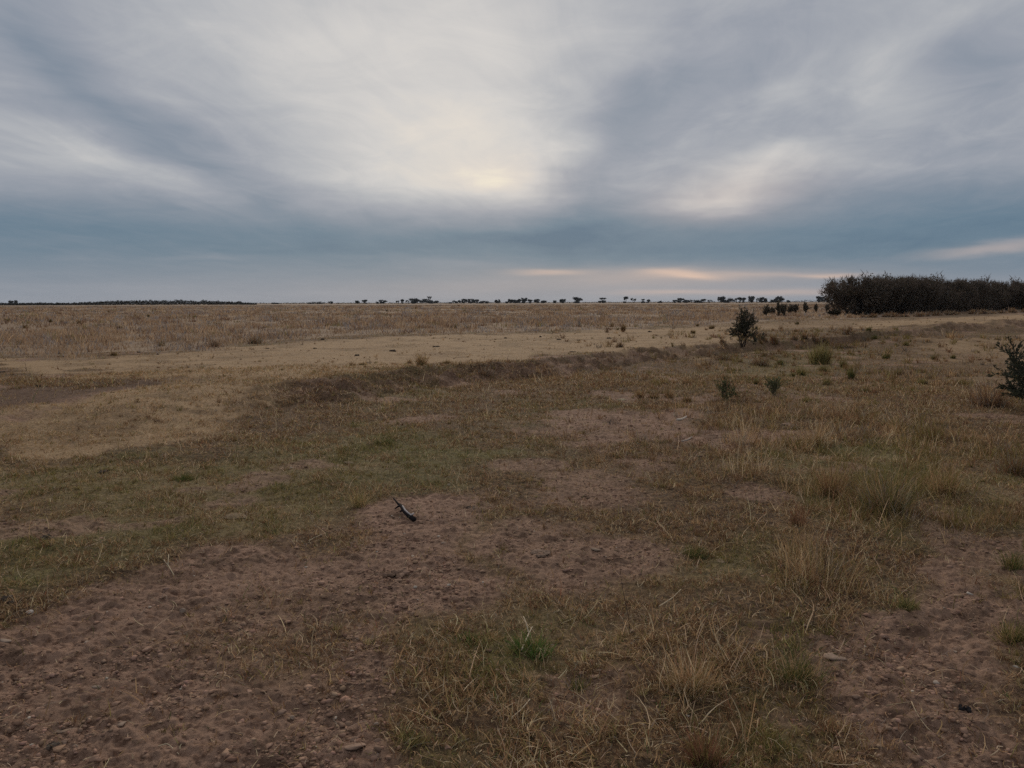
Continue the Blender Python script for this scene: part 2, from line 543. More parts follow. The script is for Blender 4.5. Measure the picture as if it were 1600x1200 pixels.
def cover_near(N):
    p = 0.7; r0, r1 = 1.8, 18.0
    u = R.random(N)
    r = (r0 ** p + u * (r1 ** p - r0 ** p)) ** (1 / p)
    a = np.radians(R.uniform(-46, 46, N))
    x = r * np.sin(a); y = r * np.cos(a)
    d, s, g, f, l = masks(x, y)
    clump = fbm(x, y, 0.16, 3, 201); tus = fbm(x, y, 0.5, 2, 211)
    dens = np.clip(1 - 1.0 * d, 0, 1) ** 1.5 * (0.32 + 0.68 * sstep(-0.22, 0.28, clump + 0.5 * tus)) + 0.03 + 0.07 * sstep(0.0, 0.35, clump + 0.6 * tus)
    dens *= (1 - 0.6 * s)
    k = R.random(N) < dens
    x, y, r, d, s, g, l, clump = x[k], y[k], r[k], d[k], s[k], g[k], l[k], clump[k]
    n = len(x)
    h = R.uniform(0.016, 0.055, n) * (0.8 + 0.7 * np.clip(clump + 0.2, 0, 1)) * (1 + r / 30)
    longb = R.random(n) < (0.024 + 0.15 * l) * (1 - 0.6 * s)
    h = np.where(longb, h * R.uniform(1.6, 3.8, n), h)
    w = np.maximum(R.uniform(0.0022, 0.0052, n), r * 0.00060) * np.where(longb, 0.95, 1.0)
    phi = R.uniform(0, 2 * np.pi, n)
    th0 = R.uniform(0.1, 1.3, n); th1 = th0 + R.uniform(0.1, 1.9, n)
    th0 = np.where(longb, R.uniform(0.1, 1.3, n), th0); th1 = np.where(longb, th0 + R.uniform(0.0, 1.1, n), th1)
    kap = R.normal(0, 1.9, n)
    gcl = np.clip(g * (0.45 + 2.2 * fbm(x, y, 0.35, 3, 221)), 0, 1)
    isg = R.random(n) < 0.12 + 0.70 * gcl
    c = pick(n, ['straw', 'tan', 'brown', 'pale', 'grey', 'red'], [3.2, 3.5, 6, 2.2, 0.8, 0.6])
    cg = pick(n, ['olive', 'green', 'yellow'], [3.4, 1.2, 1.3])
    c = np.where(isg[:, None], cg, c)
    c = np.where(longb[:, None] & ~isg[:, None], pick(n, ['pale', 'straw', 'tan', 'red'], [3, 3, 2, 0.5]), c)
    c = np.where((s > 0.5)[:, None] & ~isg[:, None], pick(n, ['straw', 'pale', 'tan'], [4, 1, 3]), c)
    z = Hgt(x, y, d) - 0.004
    P = np.stack([x, y, z], 1)
    V, Q, T, C = blades(P, h, w, phi, th0, th1, kap, c, 4, R.uniform(0, np.pi, n))
    o = build('short_grass', V, Q, T, M_BLADE, cols=C)
    tag(o, 'short matted mix of dead straw and olive grass over the near ground', 'grass', kind='stuff')


def cover_mid(N):
    r = np.exp(R.uniform(math.log(15), math.log(70), N)); a = np.radians(R.uniform(-43, 43, N))
    x = r * np.sin(a); y = r * np.cos(a)
    d, s, g, f, l = masks(x, y)
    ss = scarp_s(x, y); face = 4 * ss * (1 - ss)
    dens = (1 - d) * (1 - f) * (0.35 + 0.65 * sstep(-0.2, 0.3, fbm(x, y, 0.5, 3, 301))) * (1 - 0.7 * s)
    k = R.random(N) < dens
    x, y, r, s, g, face = x[k], y[k], r[k], s[k], g[k], face[k]; n = len(x)
    tl = R.random(n) < 0.05
    h = R.uniform(0.025, 0.07, n) * (1 - 0.55 * s) * np.where(tl, R.uniform(1.5, 3, n), 1)
    w = np.maximum(0.003, r * R.uniform(0.0004, 0.0008, n))
    phi = R.uniform(0, 2 * np.pi, n); th0 = R.uniform(0, 0.7, n); th1 = th0 + R.uniform(0, 1.2, n)
    isg = R.random(n) < 0.12 + 0.6 * g
    c = pick(n, ['straw', 'tan', 'brown', 'grey'], [3, 4, 3, 1])
    c = np.where((s > 0.5)[:, None], pick(n, ['straw', 'tan', 'pale'], [4, 3, 1]), c)
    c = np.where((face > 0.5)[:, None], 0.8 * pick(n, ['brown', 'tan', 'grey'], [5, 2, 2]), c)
    c = np.where(isg[:, None], pick(n, ['olive', 'green', 'yellow'], [4, 1, 1.4]), c)
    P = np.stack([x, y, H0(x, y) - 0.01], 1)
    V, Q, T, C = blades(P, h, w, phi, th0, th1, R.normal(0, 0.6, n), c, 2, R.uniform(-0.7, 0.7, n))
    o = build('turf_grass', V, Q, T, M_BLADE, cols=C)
    tag(o, 'thin brown turf around and beyond the low earth bank', 'grass', kind='stuff')


def cover_field(N):
    per = 10; M = N // per
    r = np.exp(R.uniform(math.log(17), math.log(450), M)); a = np.radians(R.uniform(-42, 42, M))
    x = r * np.sin(a); y = r * np.cos(a)
    d, s, g, f, l = masks(x, y)
    cl = fbm(x, y, 1.6, 3, 401) + 0.6 * fbm(x, y, 9, 2, 411)
    k = R.random(M) < f * (0.22 + 0.78 * sstep(-0.4, 0.3, cl))
    x, y, r, cl, f = x[k], y[k], r[k], cl[k], f[k]; M = len(x)
    hT = R.uniform(0.10, 0.34, M) * (0.5 + 1.0 * np.clip(cl + 0.4, 0, 1.2)); tT = R.uniform(0.82, 1.16, M); wT = R.uniform(0.05, 0.22, M) * (1 + r / 60)
    wT = wT * np.where(R.random(M) < 0.15, 1.8, 1)
    kind = R.choice(5, M, p=[.26, .36, .16, .19, .03])
    base = np.stack([PAL[q] for q in ('straw', 'tan', 'brown', 'grey', 'olive')])[kind]
    ii = np.repeat(np.arange(M), per); n = len(ii)
    x = x[ii] + R.normal(0, 1, n) * wT[ii]; y = y[ii] + R.normal(0, 1, n) * wT[ii]; r = r[ii]; cl = cl[ii]
    rF = np.interp(np.degrees(np.arctan2(x, y)), A_F, R_F)
    edge = sstep(-1.0, 6.0, r - rF)
    h = hT[ii] * R.uniform(0.5, 1.15, n) * (0.72 + 0.48 * edge)
    w = r * R.uniform(0.0003, 0.0009, n)
    phi = R.uniform(0, 2 * np.pi, n); th0 = R.uniform(0, 0.5, n); th1 = th0 + R.uniform(0, 1.1, n)
    c = 1.06 * base[ii] * tT[ii][:, None] * R.uniform(0.75, 1.25, (n, 1)) * (1.02 + 0.20 * np.clip(cl, -1, 1))[:, None] * np.array([0.95, 1.01, 1.20])
    P = np.stack([x, y, H0(x, y) - 0.02], 1)
    V, Q, T, C = blades(P, h, w, phi, th0, th1, R.normal(0, 0.6, n), c, 2, R.uniform(-0.6, 0.6, n))
    o = build('pasture_grass', V, Q, T, M_BLADE, cols=C)
    tag(o, 'knee high dry brown grass filling the flat pasture to the horizon', 'grass', kind='stuff')


cover_near(860000)
cover_mid(267000)
cover_field(430000)



def wisps(name, label, M, r0, r1, a0, a1, hmin, hmax, per, wts, zone, pw=0.0):
    u = R.random(M); r = np.exp(np.log(r0) + u * (np.log(r1) - np.log(r0))); a = np.radians(R.uniform(a0, a1, M))
    x = r * np.sin(a); y = r * np.cos(a)
    d, s, g, f, l = masks(x, y)
    k = R.random(M) < zone(x, y, r, d, s, g, f, l)
    x, y, r, g = x[k], y[k], r[k], g[k]; M = len(x)
    hT = R.uniform(hmin, hmax, M) * R.uniform(0.6, 1.3, M); wT = hT * R.uniform(0.25, 0.75, M)
    names = list(wts); pk = np.array([wts[q] for q in names], float); pk /= pk.sum()
    kd = R.choice(len(names), M, p=pk); kd = np.where((R.random(M) < 0.7 * g), names.index('olive'), kd)
    base = np.stack([PAL[q] for q in names])[kd] * R.uniform(0.7, 1.3, (M, 1))
    ii = np.repeat(np.arange(M), per); n = len(ii)
    bx = R.normal(0, 0.5, n) * wT[ii]; by = R.normal(0, 0.5, n) * wT[ii]
    ph = np.arctan2(by, bx) + R.normal(0, 0.9, n)
    h = hT[ii] * R.uniform(0.35, 1.1, n); r = r[ii]; h = h * (1 + np.clip(r - 15, 0, 90) / 40)
    x = x[ii] + bx; y = y[ii] + by
    th0 = np.abs(R.normal(0.15, 0.3, n)); th1 = th0 + np.abs(R.normal(0, 0.9, n))
    c = base[ii] * R.uniform(0.6, 1.35, (n, 1))
    oth = R.random(n) < 0.25
    c = np.where(oth[:, None], pick(n, ['straw', 'pale', 'brown'], [3, 1, 4]), c)
    P = np.stack([x, y, (Hgt(x, y) if r0 < 5 else H0(x, y)) - 0.008], 1)
    V, Q, T, C = blades(P, h, np.maximum(R.uniform(0.0016, 0.0034, n), r * R.uniform(0.0003, 0.0006, n)), ph, th0, th1, R.normal(0, 1.0, n), c, 3, R.uniform(0, 3.14, n))
    o = build(name, V, Q, T, M_BLADE, cols=C); tag(o, label, 'weeds', kind='stuff')


WM = {'straw': 2, 'tan': 2.5, 'brown': 4, 'grey': 2, 'olive': 4, 'red': 0.6}
wisps('dry_weeds', 'wispy dry weeds and low scrub scattered over the right middle ground', 4200, 6, 42, 3, 37, 0.07, 0.23, 26, WM,
      lambda x, y, r, d, s, g, f, l: (1 - f) * (1 - 0.8 * d) * (1 - 0.7 * s) * sstep(-0.25, 0.3, fbm(x, y, 1.6, 3, 601)) * (0.35 + 0.65 * sstep(8, 16, np.degrees(np.arctan2(x, y)))))
wisps('tall_weeds', 'tall straggly straw and olive weeds massed in the right middle ground', 900, 4.2, 12, 10, 32, 0.12, 0.30, 34, {'straw': 3.5, 'pale': 3, 'tan': 2, 'brown': 1.5, 'olive': 5, 'grey': 2},
      lambda x, y, r, d, s, g, f, l: sstep(0.25, 0.6, l) * sstep(-0.3, 0.2, fbm(x, y, 0.8, 3, 651)) * (r > 4.4))
wisps('bank_weeds', 'low brown stubble tufts along the crest and face of the earth bank', 2600, 9, 32, -26, 16, 0.04, 0.13, 18, {'brown': 4, 'tan': 4, 'straw': 2, 'grey': 2, 'olive': 1},
      lambda x, y, r, d, s, g, f, l: (1 - f) * sstep(0.1, 0.5, 4 * scarp_s(x, y) * (1 - scarp_s(x, y)) + 0.5 * fbm(x, y, 0.7, 3, 611)))
wisps('strip_tufts', 'tiny cropped tufts and dead leaves specking the pale grazed strip', 8500, 9, 95, -37, 37, 0.02, 0.055, 12, {'brown': 5, 'tan': 3, 'straw': 1, 'olive': 1.2},
      lambda x, y, r, d, s, g, f, l: (1 - f) * sstep(0.3, 0.6, s) * sstep(-0.1, 0.35, fbm(x, y, 0.9, 3, 641)))
wisps('turf_tufts', 'small matted tufts of brown and olive turf over the near ground', 13000, 2.0, 20, -46, 46, 0.025, 0.065, 30, {'straw': 2, 'tan': 3, 'brown': 4, 'olive': 2.5, 'yellow': 0.8},
      lambda x, y, r, d, s, g, f, l: (1 - f) * (1 - 0.93 * d) * (1 - 0.75 * s) * sstep(-0.2, 0.3, fbm(x, y, 0.5, 3, 621)))


# ------------------------------------------------------------------ soil crumbs
def ico(sub=0):
    t = (1 + 5 ** 0.5) / 2
    v = np.array([(-1, t, 0), (1, t, 0), (-1, -t, 0), (1, -t, 0), (0, -1, t), (0, 1, t), (0, -1, -t), (0, 1, -t), (t, 0, -1), (t, 0, 1), (-t, 0, -1), (-t, 0, 1)], float)
    v /= np.linalg.norm(v[0])
    f = [(0, 11, 5), (0, 5, 1), (0, 1, 7), (0, 7, 10), (0, 10, 11), (1, 5, 9), (5, 11, 4), (11, 10, 2), (10, 7, 6), (7, 1, 8),
         (3, 9, 4), (3, 4, 2), (3, 2, 6), (3, 6, 8), (3, 8, 9), (4, 9, 5), (2, 4, 11), (6, 2, 10), (8, 6, 7), (9, 8, 1)]
    v = list(map(tuple, v))
    for _ in range(sub):
        cache = {}; nf = []
        def mid(a, b):
            k = (min(a, b), max(a, b))
            if k not in cache:
                m = np.array(v[a]) + np.array(v[b]); m /= np.linalg.norm(m); v.append(tuple(m)); cache[k] = len(v) - 1
            return cache[k]
        for a, b, c in f:
            ab, bc, ca = mid(a, b), mid(b, c), mid(c, a)
            nf += [(a, ab, ca), (b, bc, ab), (c, ca, bc), (ab, bc, ca)]
        f = nf
    return np.array(v), np.array(f)


def clods(N):
    p = 0.6; r0, r1 = 1.9, 13.0
    r = (r0 ** p + R.random(N) * (r1 ** p - r0 ** p)) ** (1 / p); a = np.radians(R.uniform(-46, 46, N))
    x = r * np.sin(a); y = r * np.cos(a)
    d, s, g, f, l = masks(x, y)
    cl = sstep(-0.1, 0.4, fbm(x, y, 0.35, 3, 501))
    k = R.random(N) < np.clip(d, 0.04, 1) * (0.10 + 0.9 * cl)
    x, y, d = x[k], y[k], d[k]; n = len(x)
    iv, fc = ico(0)
    sz = 0.0034 * np.exp(R.normal(0, 0.65, n)) + 0.0015
    sz = np.minimum(sz, 0.015)
    V = iv[None] * R.uniform(0.5, 1.4, (n, 12, 1)) * sz[:, None, None] * np.stack([R.uniform(0.8, 1.7, n), R.uniform(0.8, 1.7, n), R.uniform(0.4, 0.85, n)], 1)[:, None, :]
    an = R.uniform(0, 6.28, n); c, s_ = np.cos(an)[:, None], np.sin(an)[:, None]
    V = np.stack([V[..., 0] * c - V[..., 1] * s_, V[..., 0] * s_ + V[..., 1] * c, V[..., 2]], -1)
    V += np.stack([x, y, Hgt(x, y, d) + sz * 0.05], 1)[:, None, :]
    T = (np.arange(n)[:, None, None] * 12 + fc[None]).reshape(-1, 3)
    col = SOIL * R.uniform(0.6, 1.12, (n, 1)) * R.uniform(0.95, 1.05, (n, 3))
    pl = R.random(n) < 0.008
    col = np.where(pl[:, None], np.array([0.42, 0.36, 0.30]), col)
    o = build('soil_clods', V.reshape(-1, 3), None, T, M_STONE, cols=np.repeat(col, 12, axis=0))
    tag(o, 'loose brown soil crumbs and grit scattered over the bare earth', 'soil crumbs', kind='stuff')


clods(140000)


def litter(N):
    p = 0.7; r0, r1 = 1.9, 14.0
    r = (r0 ** p + R.random(N) * (r1 ** p - r0 ** p)) ** (1 / p); a = np.radians(R.uniform(-46, 46, N))
    x = r * np.sin(a); y = r * np.cos(a)
    d, s, g, f, l = masks(x, y)
    k = R.random(N) < 0.25 + 0.5 * (1 - d)
    x, y, d, r = x[k], y[k], d[k], r[k]; n = len(x)
    h = R.uniform(0.03, 0.16, n)
    c = pick(n, ['pale', 'straw', 'tan', 'grey', 'brown'], [3, 3, 2, 2, 2])
    P = np.stack([x, y, Hgt(x, y, d) + 0.004], 1)
    V, Q, T, C = blades(P, h, np.maximum(R.uniform(0.0015, 0.003, n), r * 0.0005), R.uniform(0, 6.28, n), R.uniform(1.0, 1.5, n), R.uniform(1.4, 1.75, n), R.normal(0, 0.9, n), c, 4, None)
    o = build('straw_litter', V, Q, T, M_BLADE, cols=C)
    tag(o, 'loose pale straws lying flat over soil and turf', 'straw', kind='stuff')


litter(11500)


# ------------------------------------------------------------------ plants
def tussock(px, py, hpx, wpx, label, cat, group, mix, n=220, lean=0.45, name='grass_tussock', curl=0.7, wmul=1.0):
    x, y, z = gp(px, py); m = mpp(px, py)
    h = hpx * m; w = wpx * m * 0.5
    r = math.hypot(x, y)
    K = 1 if 'low ' in label and 'patch' in label else 3 if hpx * m < 0.12 or wpx < 24 else 8
    kr = w * 0.5 * np.sqrt(R.random(K)); ka = R.uniform(0, 6.28, K); kh = R.uniform(0.55, 1.1, K); kh[0] = 1.1; kr[0] *= 0.3
    kk = R.choice(K, n, p=(lambda q: q / q.sum())(R.uniform(0.4, 1.3, K)))
    bx = kr[kk] * np.cos(ka[kk]) + R.normal(0, 0.24 * w, n); by = 0.8 * kr[kk] * np.sin(ka[kk]) + R.normal(0, 0.20 * w, n)
    rr = np.minimum(np.hypot(bx, by), w); a = np.arctan2(by, bx)
    hh = h * kh[kk] * (0.22 + 1.0 * R.beta(1.5, 1.7, n)) * (1 - 0.3 * (rr / w) ** 2)
    phi = a + R.normal(0, 1.2, n)
    sp = math.atan2(w, h) * 1.2
    th0 = np.abs(R.normal(0, 0.22, n)) + sp * 0.35 * rr / (w * 0.75 + 1e-6); th1 = th0 + np.abs(R.normal(0, curl, n)) * lean * 2 * (0.4 + sp)
    bz = H0(x + bx, y + by) - float(H0(np.array([x]), np.array([y]))[0])
    P = np.stack([bx, by, bz - 0.02], 1)
    names = list(mix); c = pick(n, names, [mix[k] for k in names])
    wd = np.maximum(R.uniform(0.002, 0.004, n), r * R.uniform(0.0003, 0.0006, n)) * wmul
    V, Q, T, C = blades(P, hh, wd, phi, th0, th1, R.normal(0, 0.9, n), c, 4 if r < 20 else 2, R.uniform(0, 3.14, n))
    o = build(name, V, Q, T, M_BLADE, cols=C)
    o.location = (x, y, z)
    tag(o, label, cat, group)
    return o


def rnd_unit(n):
    v = R.normal(0, 1, (n, 3)); return v / np.linalg.norm(v, axis=1)[:, None]


def leaf_cards(acc, P, size, C, flat=0.0, elong=1.7, dirs=None):
    """small diamond leaves at points P"""
    n = len(P)
    a = rnd_unit(n) if dirs is None else dirs + rnd_unit(n) * 0.5
    a /= np.linalg.norm(a, axis=1)[:, None]
    b = np.cross(a, rnd_unit(n)); b /= np.linalg.norm(b, axis=1)[:, None] + 1e-9
    sz = (size * R.uniform(0.6, 1.4, n))[:, None]
    V = np.stack([P, P + a * sz * elong * 0.5 + b * sz * 0.42, P + a * sz * elong, P + a * sz * elong * 0.5 - b * sz * 0.42], 1).reshape(-1, 3)
    Q = np.arange(n * 4).reshape(-1, 4)
    acc.add(V, Q, None, np.repeat(C, 4, axis=0))


def grow(acc, p, d, L, r, depth, sp, segs, C, sides=4, up=0.1, pts=None, wig=0.22, nch=4):
    """one branch with its side branches; collects foliage points"""
    n = 5
    P = [np.array(p, float)]; dd = np.array(d, float)
    for i in range(n - 1):
        dd = dd + R.normal(0, wig, 3) + np.array([0, 0, up]); dd /= np.linalg.norm(dd)
        P.append(P[-1] + dd * L / (n - 1))
    P = np.array(P)
    rads = r * np.linspace(1, 0.35, n)
    acc.tube(P, rads, sides, C * R.uniform(0.8, 1.2))
    if pts is not None and depth <= segs:
        for t in np.linspace(0.15, 1, 7):
            k = t * (n - 1); i = min(int(k), n - 2)
            pts.append((P[i] + (P[i + 1] - P[i]) * (k - i), P[i + 1] - P[i]))
    if depth > 0:
        for q in range(nch + R.integers(0, 2)):
            t = R.uniform(0.25, 1.0); k = t * (n - 1); i = min(int(k), n - 2)
            b = P[i] + (P[i + 1] - P[i]) * (k - i)
            td = P[i + 1] - P[i]; td /= np.linalg.norm(td)
            o = rnd_unit(1)[0]; o -= td * o.dot(td); o /= np.linalg.norm(o)
            nd = td * math.cos(sp) + o * math.sin(sp)
            grow(acc, b, nd, L * R.uniform(0.42, 0.68), r * 0.5, depth - 1, sp, segs, C, max(3, sides - 1), up, pts, wig, nch)


def shrub(name, px, py, hpx, wpx, label, cat, group, leafc, barkc, stems=5, depth=2, leaf=0.03, perpt=3, spread=0.6, up=0.1, tw=1.0, loc=None, nch=4, elong=1.7, cone=0.0, seed=None):
    """woody shrub: empty > branches, foliage"""
    global R
    keep = R
    if seed is not None:
        R = np.random.default_rng(seed)
    if loc is None:
        x, y, z = gp(px, py); m = mpp(px, py)
    else:
        x, y, z, m = loc
    h = hpx * m; w = wpx * m
    root = empty(name, (x, y, z - 0.02))
    tag(root, label, cat, group)
    A = Acc(); pts = []
    for i in range(stems):
        a = i / stems * 6.28 + R.uniform(-0.4, 0.4); s = R.uniform(0.15, 1) * spread
        d = np.array([math.cos(a) * s, math.sin(a) * s, 1]); d /= np.linalg.norm(d)
        grow(A, (R.normal(0, 0.04 * w), R.normal(0, 0.04 * w), 0), d, h * R.uniform(0.6, 0.9), 0.014 * h * tw, depth, 0.75, 1, np.asarray(barkc), 5, up, pts, nch=nch)
    # scale to the wanted size
    Va = np.concatenate(A.V)
    zs = h / max(np.quantile(Va[:, 2], 0.995), 1e-3)
    xs = w * 0.5 / max(np.quantile(np.abs(Va[:, :2]), 0.985), 1e-3)
    sc = np.array([xs, xs, zs])
    A.V = [v * sc for v in A.V]
    wide = lambda P: P * np.stack([1 + cone * (0.5 - P[:, 2] / h)] * 2 + [np.ones(len(P))], 1)
    A.V = [wide(v) for v in A.V]
    A.make('branches', M_BARK, root)
    if perpt > 0:
        B = Acc()
        Pp = np.array([q[0] for q in pts]) * sc; Dd = np.array([q[1] for q in pts]) * sc
        Dd /= np.linalg.norm(Dd, axis=1)[:, None] + 1e-9
        Pp = np.repeat(Pp, perpt, axis=0); Dd = np.repeat(Dd, perpt, axis=0)
        Pp = wide(Pp) + R.normal(0, leaf * 0.5, Pp.shape); Pp[:, 2] = np.maximum(Pp[:, 2], 0.02)
        C = np.asarray(leafc)[None] * R.uniform(0.6, 1.35, (len(Pp), 1)) * R.uniform(0.9, 1.1, (len(Pp), 3))
        leaf_cards(B, Pp, leaf, C, elong=elong, dirs=Dd)
        B.make('foliage', M_LEAF, root)
    R = keep
    return root


DKGREEN = (0.078, 0.080, 0.055); DKBARK = (0.085, 0.068, 0.056); BRBARK = (0.11, 0.085, 0.068)

# the spiky bush on the bank, and its neighbour entering the frame from the right
shrub('thorn_bush', 1160, 537, 58, 42, 'dark green spiky thorn bush standing alone on the crest of the earth bank', 'bush', None,
      (0.088, 0.080, 0.056), DKBARK, stems=8, depth=2, leaf=0.028, perpt=2, spread=0.95, up=0.03, nch=4, elong=3.2, cone=0.6, seed=17)
xb, yb, zb = gp(1664, 650)
shrub('thorn_bush', 0, 0, 132, 190, 'near dark thorn bush whose spiny branches reach in at the right edge of the photo', 'bush', None,
      DKGREEN, DKBARK, stems=13, depth=2, leaf=0.020, perpt=7, spread=1.4, up=0.05, loc=(xb, yb, zb, mpp(1600, 652)), nch=5, elong=2.6, seed=21)

# upright dark saplings between the bush and the thicket
for px, py, hp, wp, lb in (
        (1197, 494, 17, 9, 'dark upright sapling nearest the thorn bush, first of the row before the thicket'),
        (1206, 492, 11, 7, 'short brownish sapling between two dark upright ones right of the thorn bush'),
        (1216, 494, 22, 9, 'tallest dark upright sapling in the clump right of the thorn bush'),
        (1225, 495, 19, 10, 'bushy dark sapling in the middle of the clump before the thicket'),
        (1235, 490, 13, 8, 'small dark sapling at the right side of the dense sapling clump'),
        (1243, 489, 13, 9, 'ragged dark sapling ending the clump on its thicket side'),
        (1259, 489, 16, 8, 'single dark columnar sapling standing apart midway between the clump and the thicket'),
        (1275, 488, 12, 5, 'thin stalky sapling with a bare foot near the thicket'),
        (1292, 487, 11, 6, 'small dark sapling close beside the left end of the thicket')):
    shrub('sapling', px, py, hp, wp, lb, 'sapling', 'dark saplings in the grass left of the thicket', (0.125, 0.105, 0.078), BRBARK,
          stems=7, depth=1, leaf=0.065, perpt=4, spread=0.3, up=0.2, tw=1.6, elong=2.4, cone=0.6)
shrub('low_bush', 1304, 495, 10, 20, 'low dark bush at the foot of the left end of the thicket', 'bush', None, (0.06, 0.052, 0.036), DKBARK, stems=8, depth=1, leaf=0.09, perpt=4, spread=1.0, tw=1.5)

# row of dry dark-brown bushes behind the bank
for px, py, hp, wp, lb in (
        (1131, 538, 12, 18, 'small brown brushy bush at the left foot of the spiky thorn bush'),
        (1192, 537, 13, 16, 'brown brushy bush just right of the spiky thorn bush'),
        (1211, 535, 15, 20, 'second brown brushy bush right of the spiky thorn bush'),
        (1241, 532, 11, 18, 'lowest brown brushy bush in the middle of the row along the bank'),
        (1257, 532, 15, 16, 'tall brown brushy bush behind the yellow green broom shrub'),
        (1274, 531, 13, 18, 'brown brushy bush directly above the yellow green broom shrub'),
        (1291, 530, 13, 18, 'brown brushy bush right of the broom shrub, in the row along the bank'),
        (1325, 530, 16, 26, 'widest dark brushy bush at the right end of the row along the bank')):
    tussock(px, py, hp, wp, lb, 'bush', 'brown brushy bushes along the bank', {'brown': 4, 'grey': 2, 'olive': 1.2, 'red': 1}, n=260, lean=0.25, name='brushy_bush')
for px, py, hp, wp, lb in (
        (1129, 562, 15, 40, 'wide low brown bush on the slope below the thorn bush'),
        (1188, 571, 18, 40, 'brown bush of dry stalks below and right of the thorn bush'),
        (1312, 543, 16, 55, 'dark dry brush on the bank face right of the broom shrub')):
    tussock(px, py, hp, wp, lb, 'bush', None, {'brown': 4, 'grey': 2, 'olive': 1.5}, n=420, lean=0.3, name='dry_bush')

tussock(1277, 569, 46, 50, 'yellow green broom shrub with many upright stems, largest green shrub on the slope', 'shrub', None,
        {'yellow': 4, 'olive': 4, 'green': 1.2, 'brown': 0.7}, n=800, lean=0.15, name='broom_shrub', curl=0.4)

# green and olive tufts on the slope
for px, py, hp, wp, lb, mx in (
        (1219, 570, 13, 12, 'small dark green tuft left of the broom shrub', 'g'),
        (1253, 586, 17, 28, 'rounded olive green tuft below left of the broom shrub', 'o'),
        (1239, 588, 10, 10, 'tiny dark tuft against the left side of the rounded olive tuft', 'g'),
        (1287, 580, 15, 20, 'loose olive tuft straight below the broom shrub', 'o'),
        (1317, 574, 15, 13, 'dark green tuft right of and below the broom shrub', 'g'),
        (1330, 592, 20, 12, 'upright dark green tuft, lower right of the broom shrub', 'g'),
        (1293, 601, 17, 18, 'straggly greyish tuft beneath the tufts below the broom shrub', 'o'),
        (1385, 561, 14, 11, 'pointed dark tuft alone on the slope, left of the two small round ones', 'g'),
        (1460, 562, 11, 13, 'small round dark tuft on the open slope, left of its smaller twin', 'g'),
        (1490, 560, 9, 10, 'smallest round tuft on the open slope toward the right', 'g'),
        (1358, 521, 10, 11, 'small dark tuft on the crest below the thicket', 'g'),
        (1367, 530, 9, 11, 'dark tuft just under another on the bank below the thicket', 'g'),
        (1405, 585, 12, 16, 'small brownish olive tuft below the pointed dark tuft on the open slope', 'o'),
        (1440, 600, 14, 22, 'loose brownish olive tuft on the open slope, lower than the two round ones', 'o'),
        (1350, 612, 13, 20, 'ragged olive tuft right of and below the upright dark green tuft', 'o'),
        (1260, 628, 12, 20, 'ragged olive tuft right of the smaller grey green leafy plant', 'o'),
        (1415, 540, 10, 16, 'small olive tuft on the slope just below the turned soil mounds', 'o'),
        (1500, 600, 14, 22, 'olive brown tuft left of the purplish dry bush', 'o'),
        (1182, 601, 13, 9, 'small green tuft between two leafy green plants on the slope', 'g')):
    mix = {'olive': 4, 'green': 3, 'brown': 1} if mx == 'g' else {'olive': 4, 'yellow': 1.5, 'green': 1, 'tan': 1}
    tussock(px, py, hp, wp, lb, 'tuft', 'green tufts on the slope', mix, n=240, lean=0.35, name='green_tuft')

shrub('leafy_plant', 1131, 627, 42, 34, 'leafy green plant with thin dry twigs above, beside the bare soil patch', 'plant', None,
      (0.12, 0.125, 0.06), BRBARK, stems=12, depth=1, leaf=0.020, perpt=1, spread=0.8, up=0.12, nch=3, elong=2.8, tw=0.8)
shrub('leafy_plant', 1208, 616, 27, 28, 'smaller grey green leafy plant right of the twiggy green plant', 'plant', None,
      (0.13, 0.13, 0.07), BRBARK, stems=11, depth=1, leaf=0.020, perpt=1, spread=0.9, up=0.12, nch=3, elong=2.8, tw=0.8)
shrub('dead_shrublet', 953, 664, 24, 32, 'low leafless grey shrublet of bare twigs on the bare soil patch', 'dead shrub', None,
      DKGREEN, (0.13, 0.11, 0.10), stems=11, depth=1, leaf=0.02, perpt=0, spread=1.3, up=0.02, tw=0.8, nch=3)
tussock(1583, 738, 58, 70, 'dark dry bush low at the right edge, under the spiny branches', 'bush', None, {'brown': 4, 'grey': 1.5, 'red': 1, 'olive': 2}, n=420, lean=0.5, name='dry_bush')
tussock(1545, 634, 52, 90, 'purplish brown dry bush left of the spiny branches at the right edge', 'bush', None, {'brown': 4, 'grey': 2.5, 'red': 1, 'tan': 1}, n=480, lean=0.5, name='dry_bush')

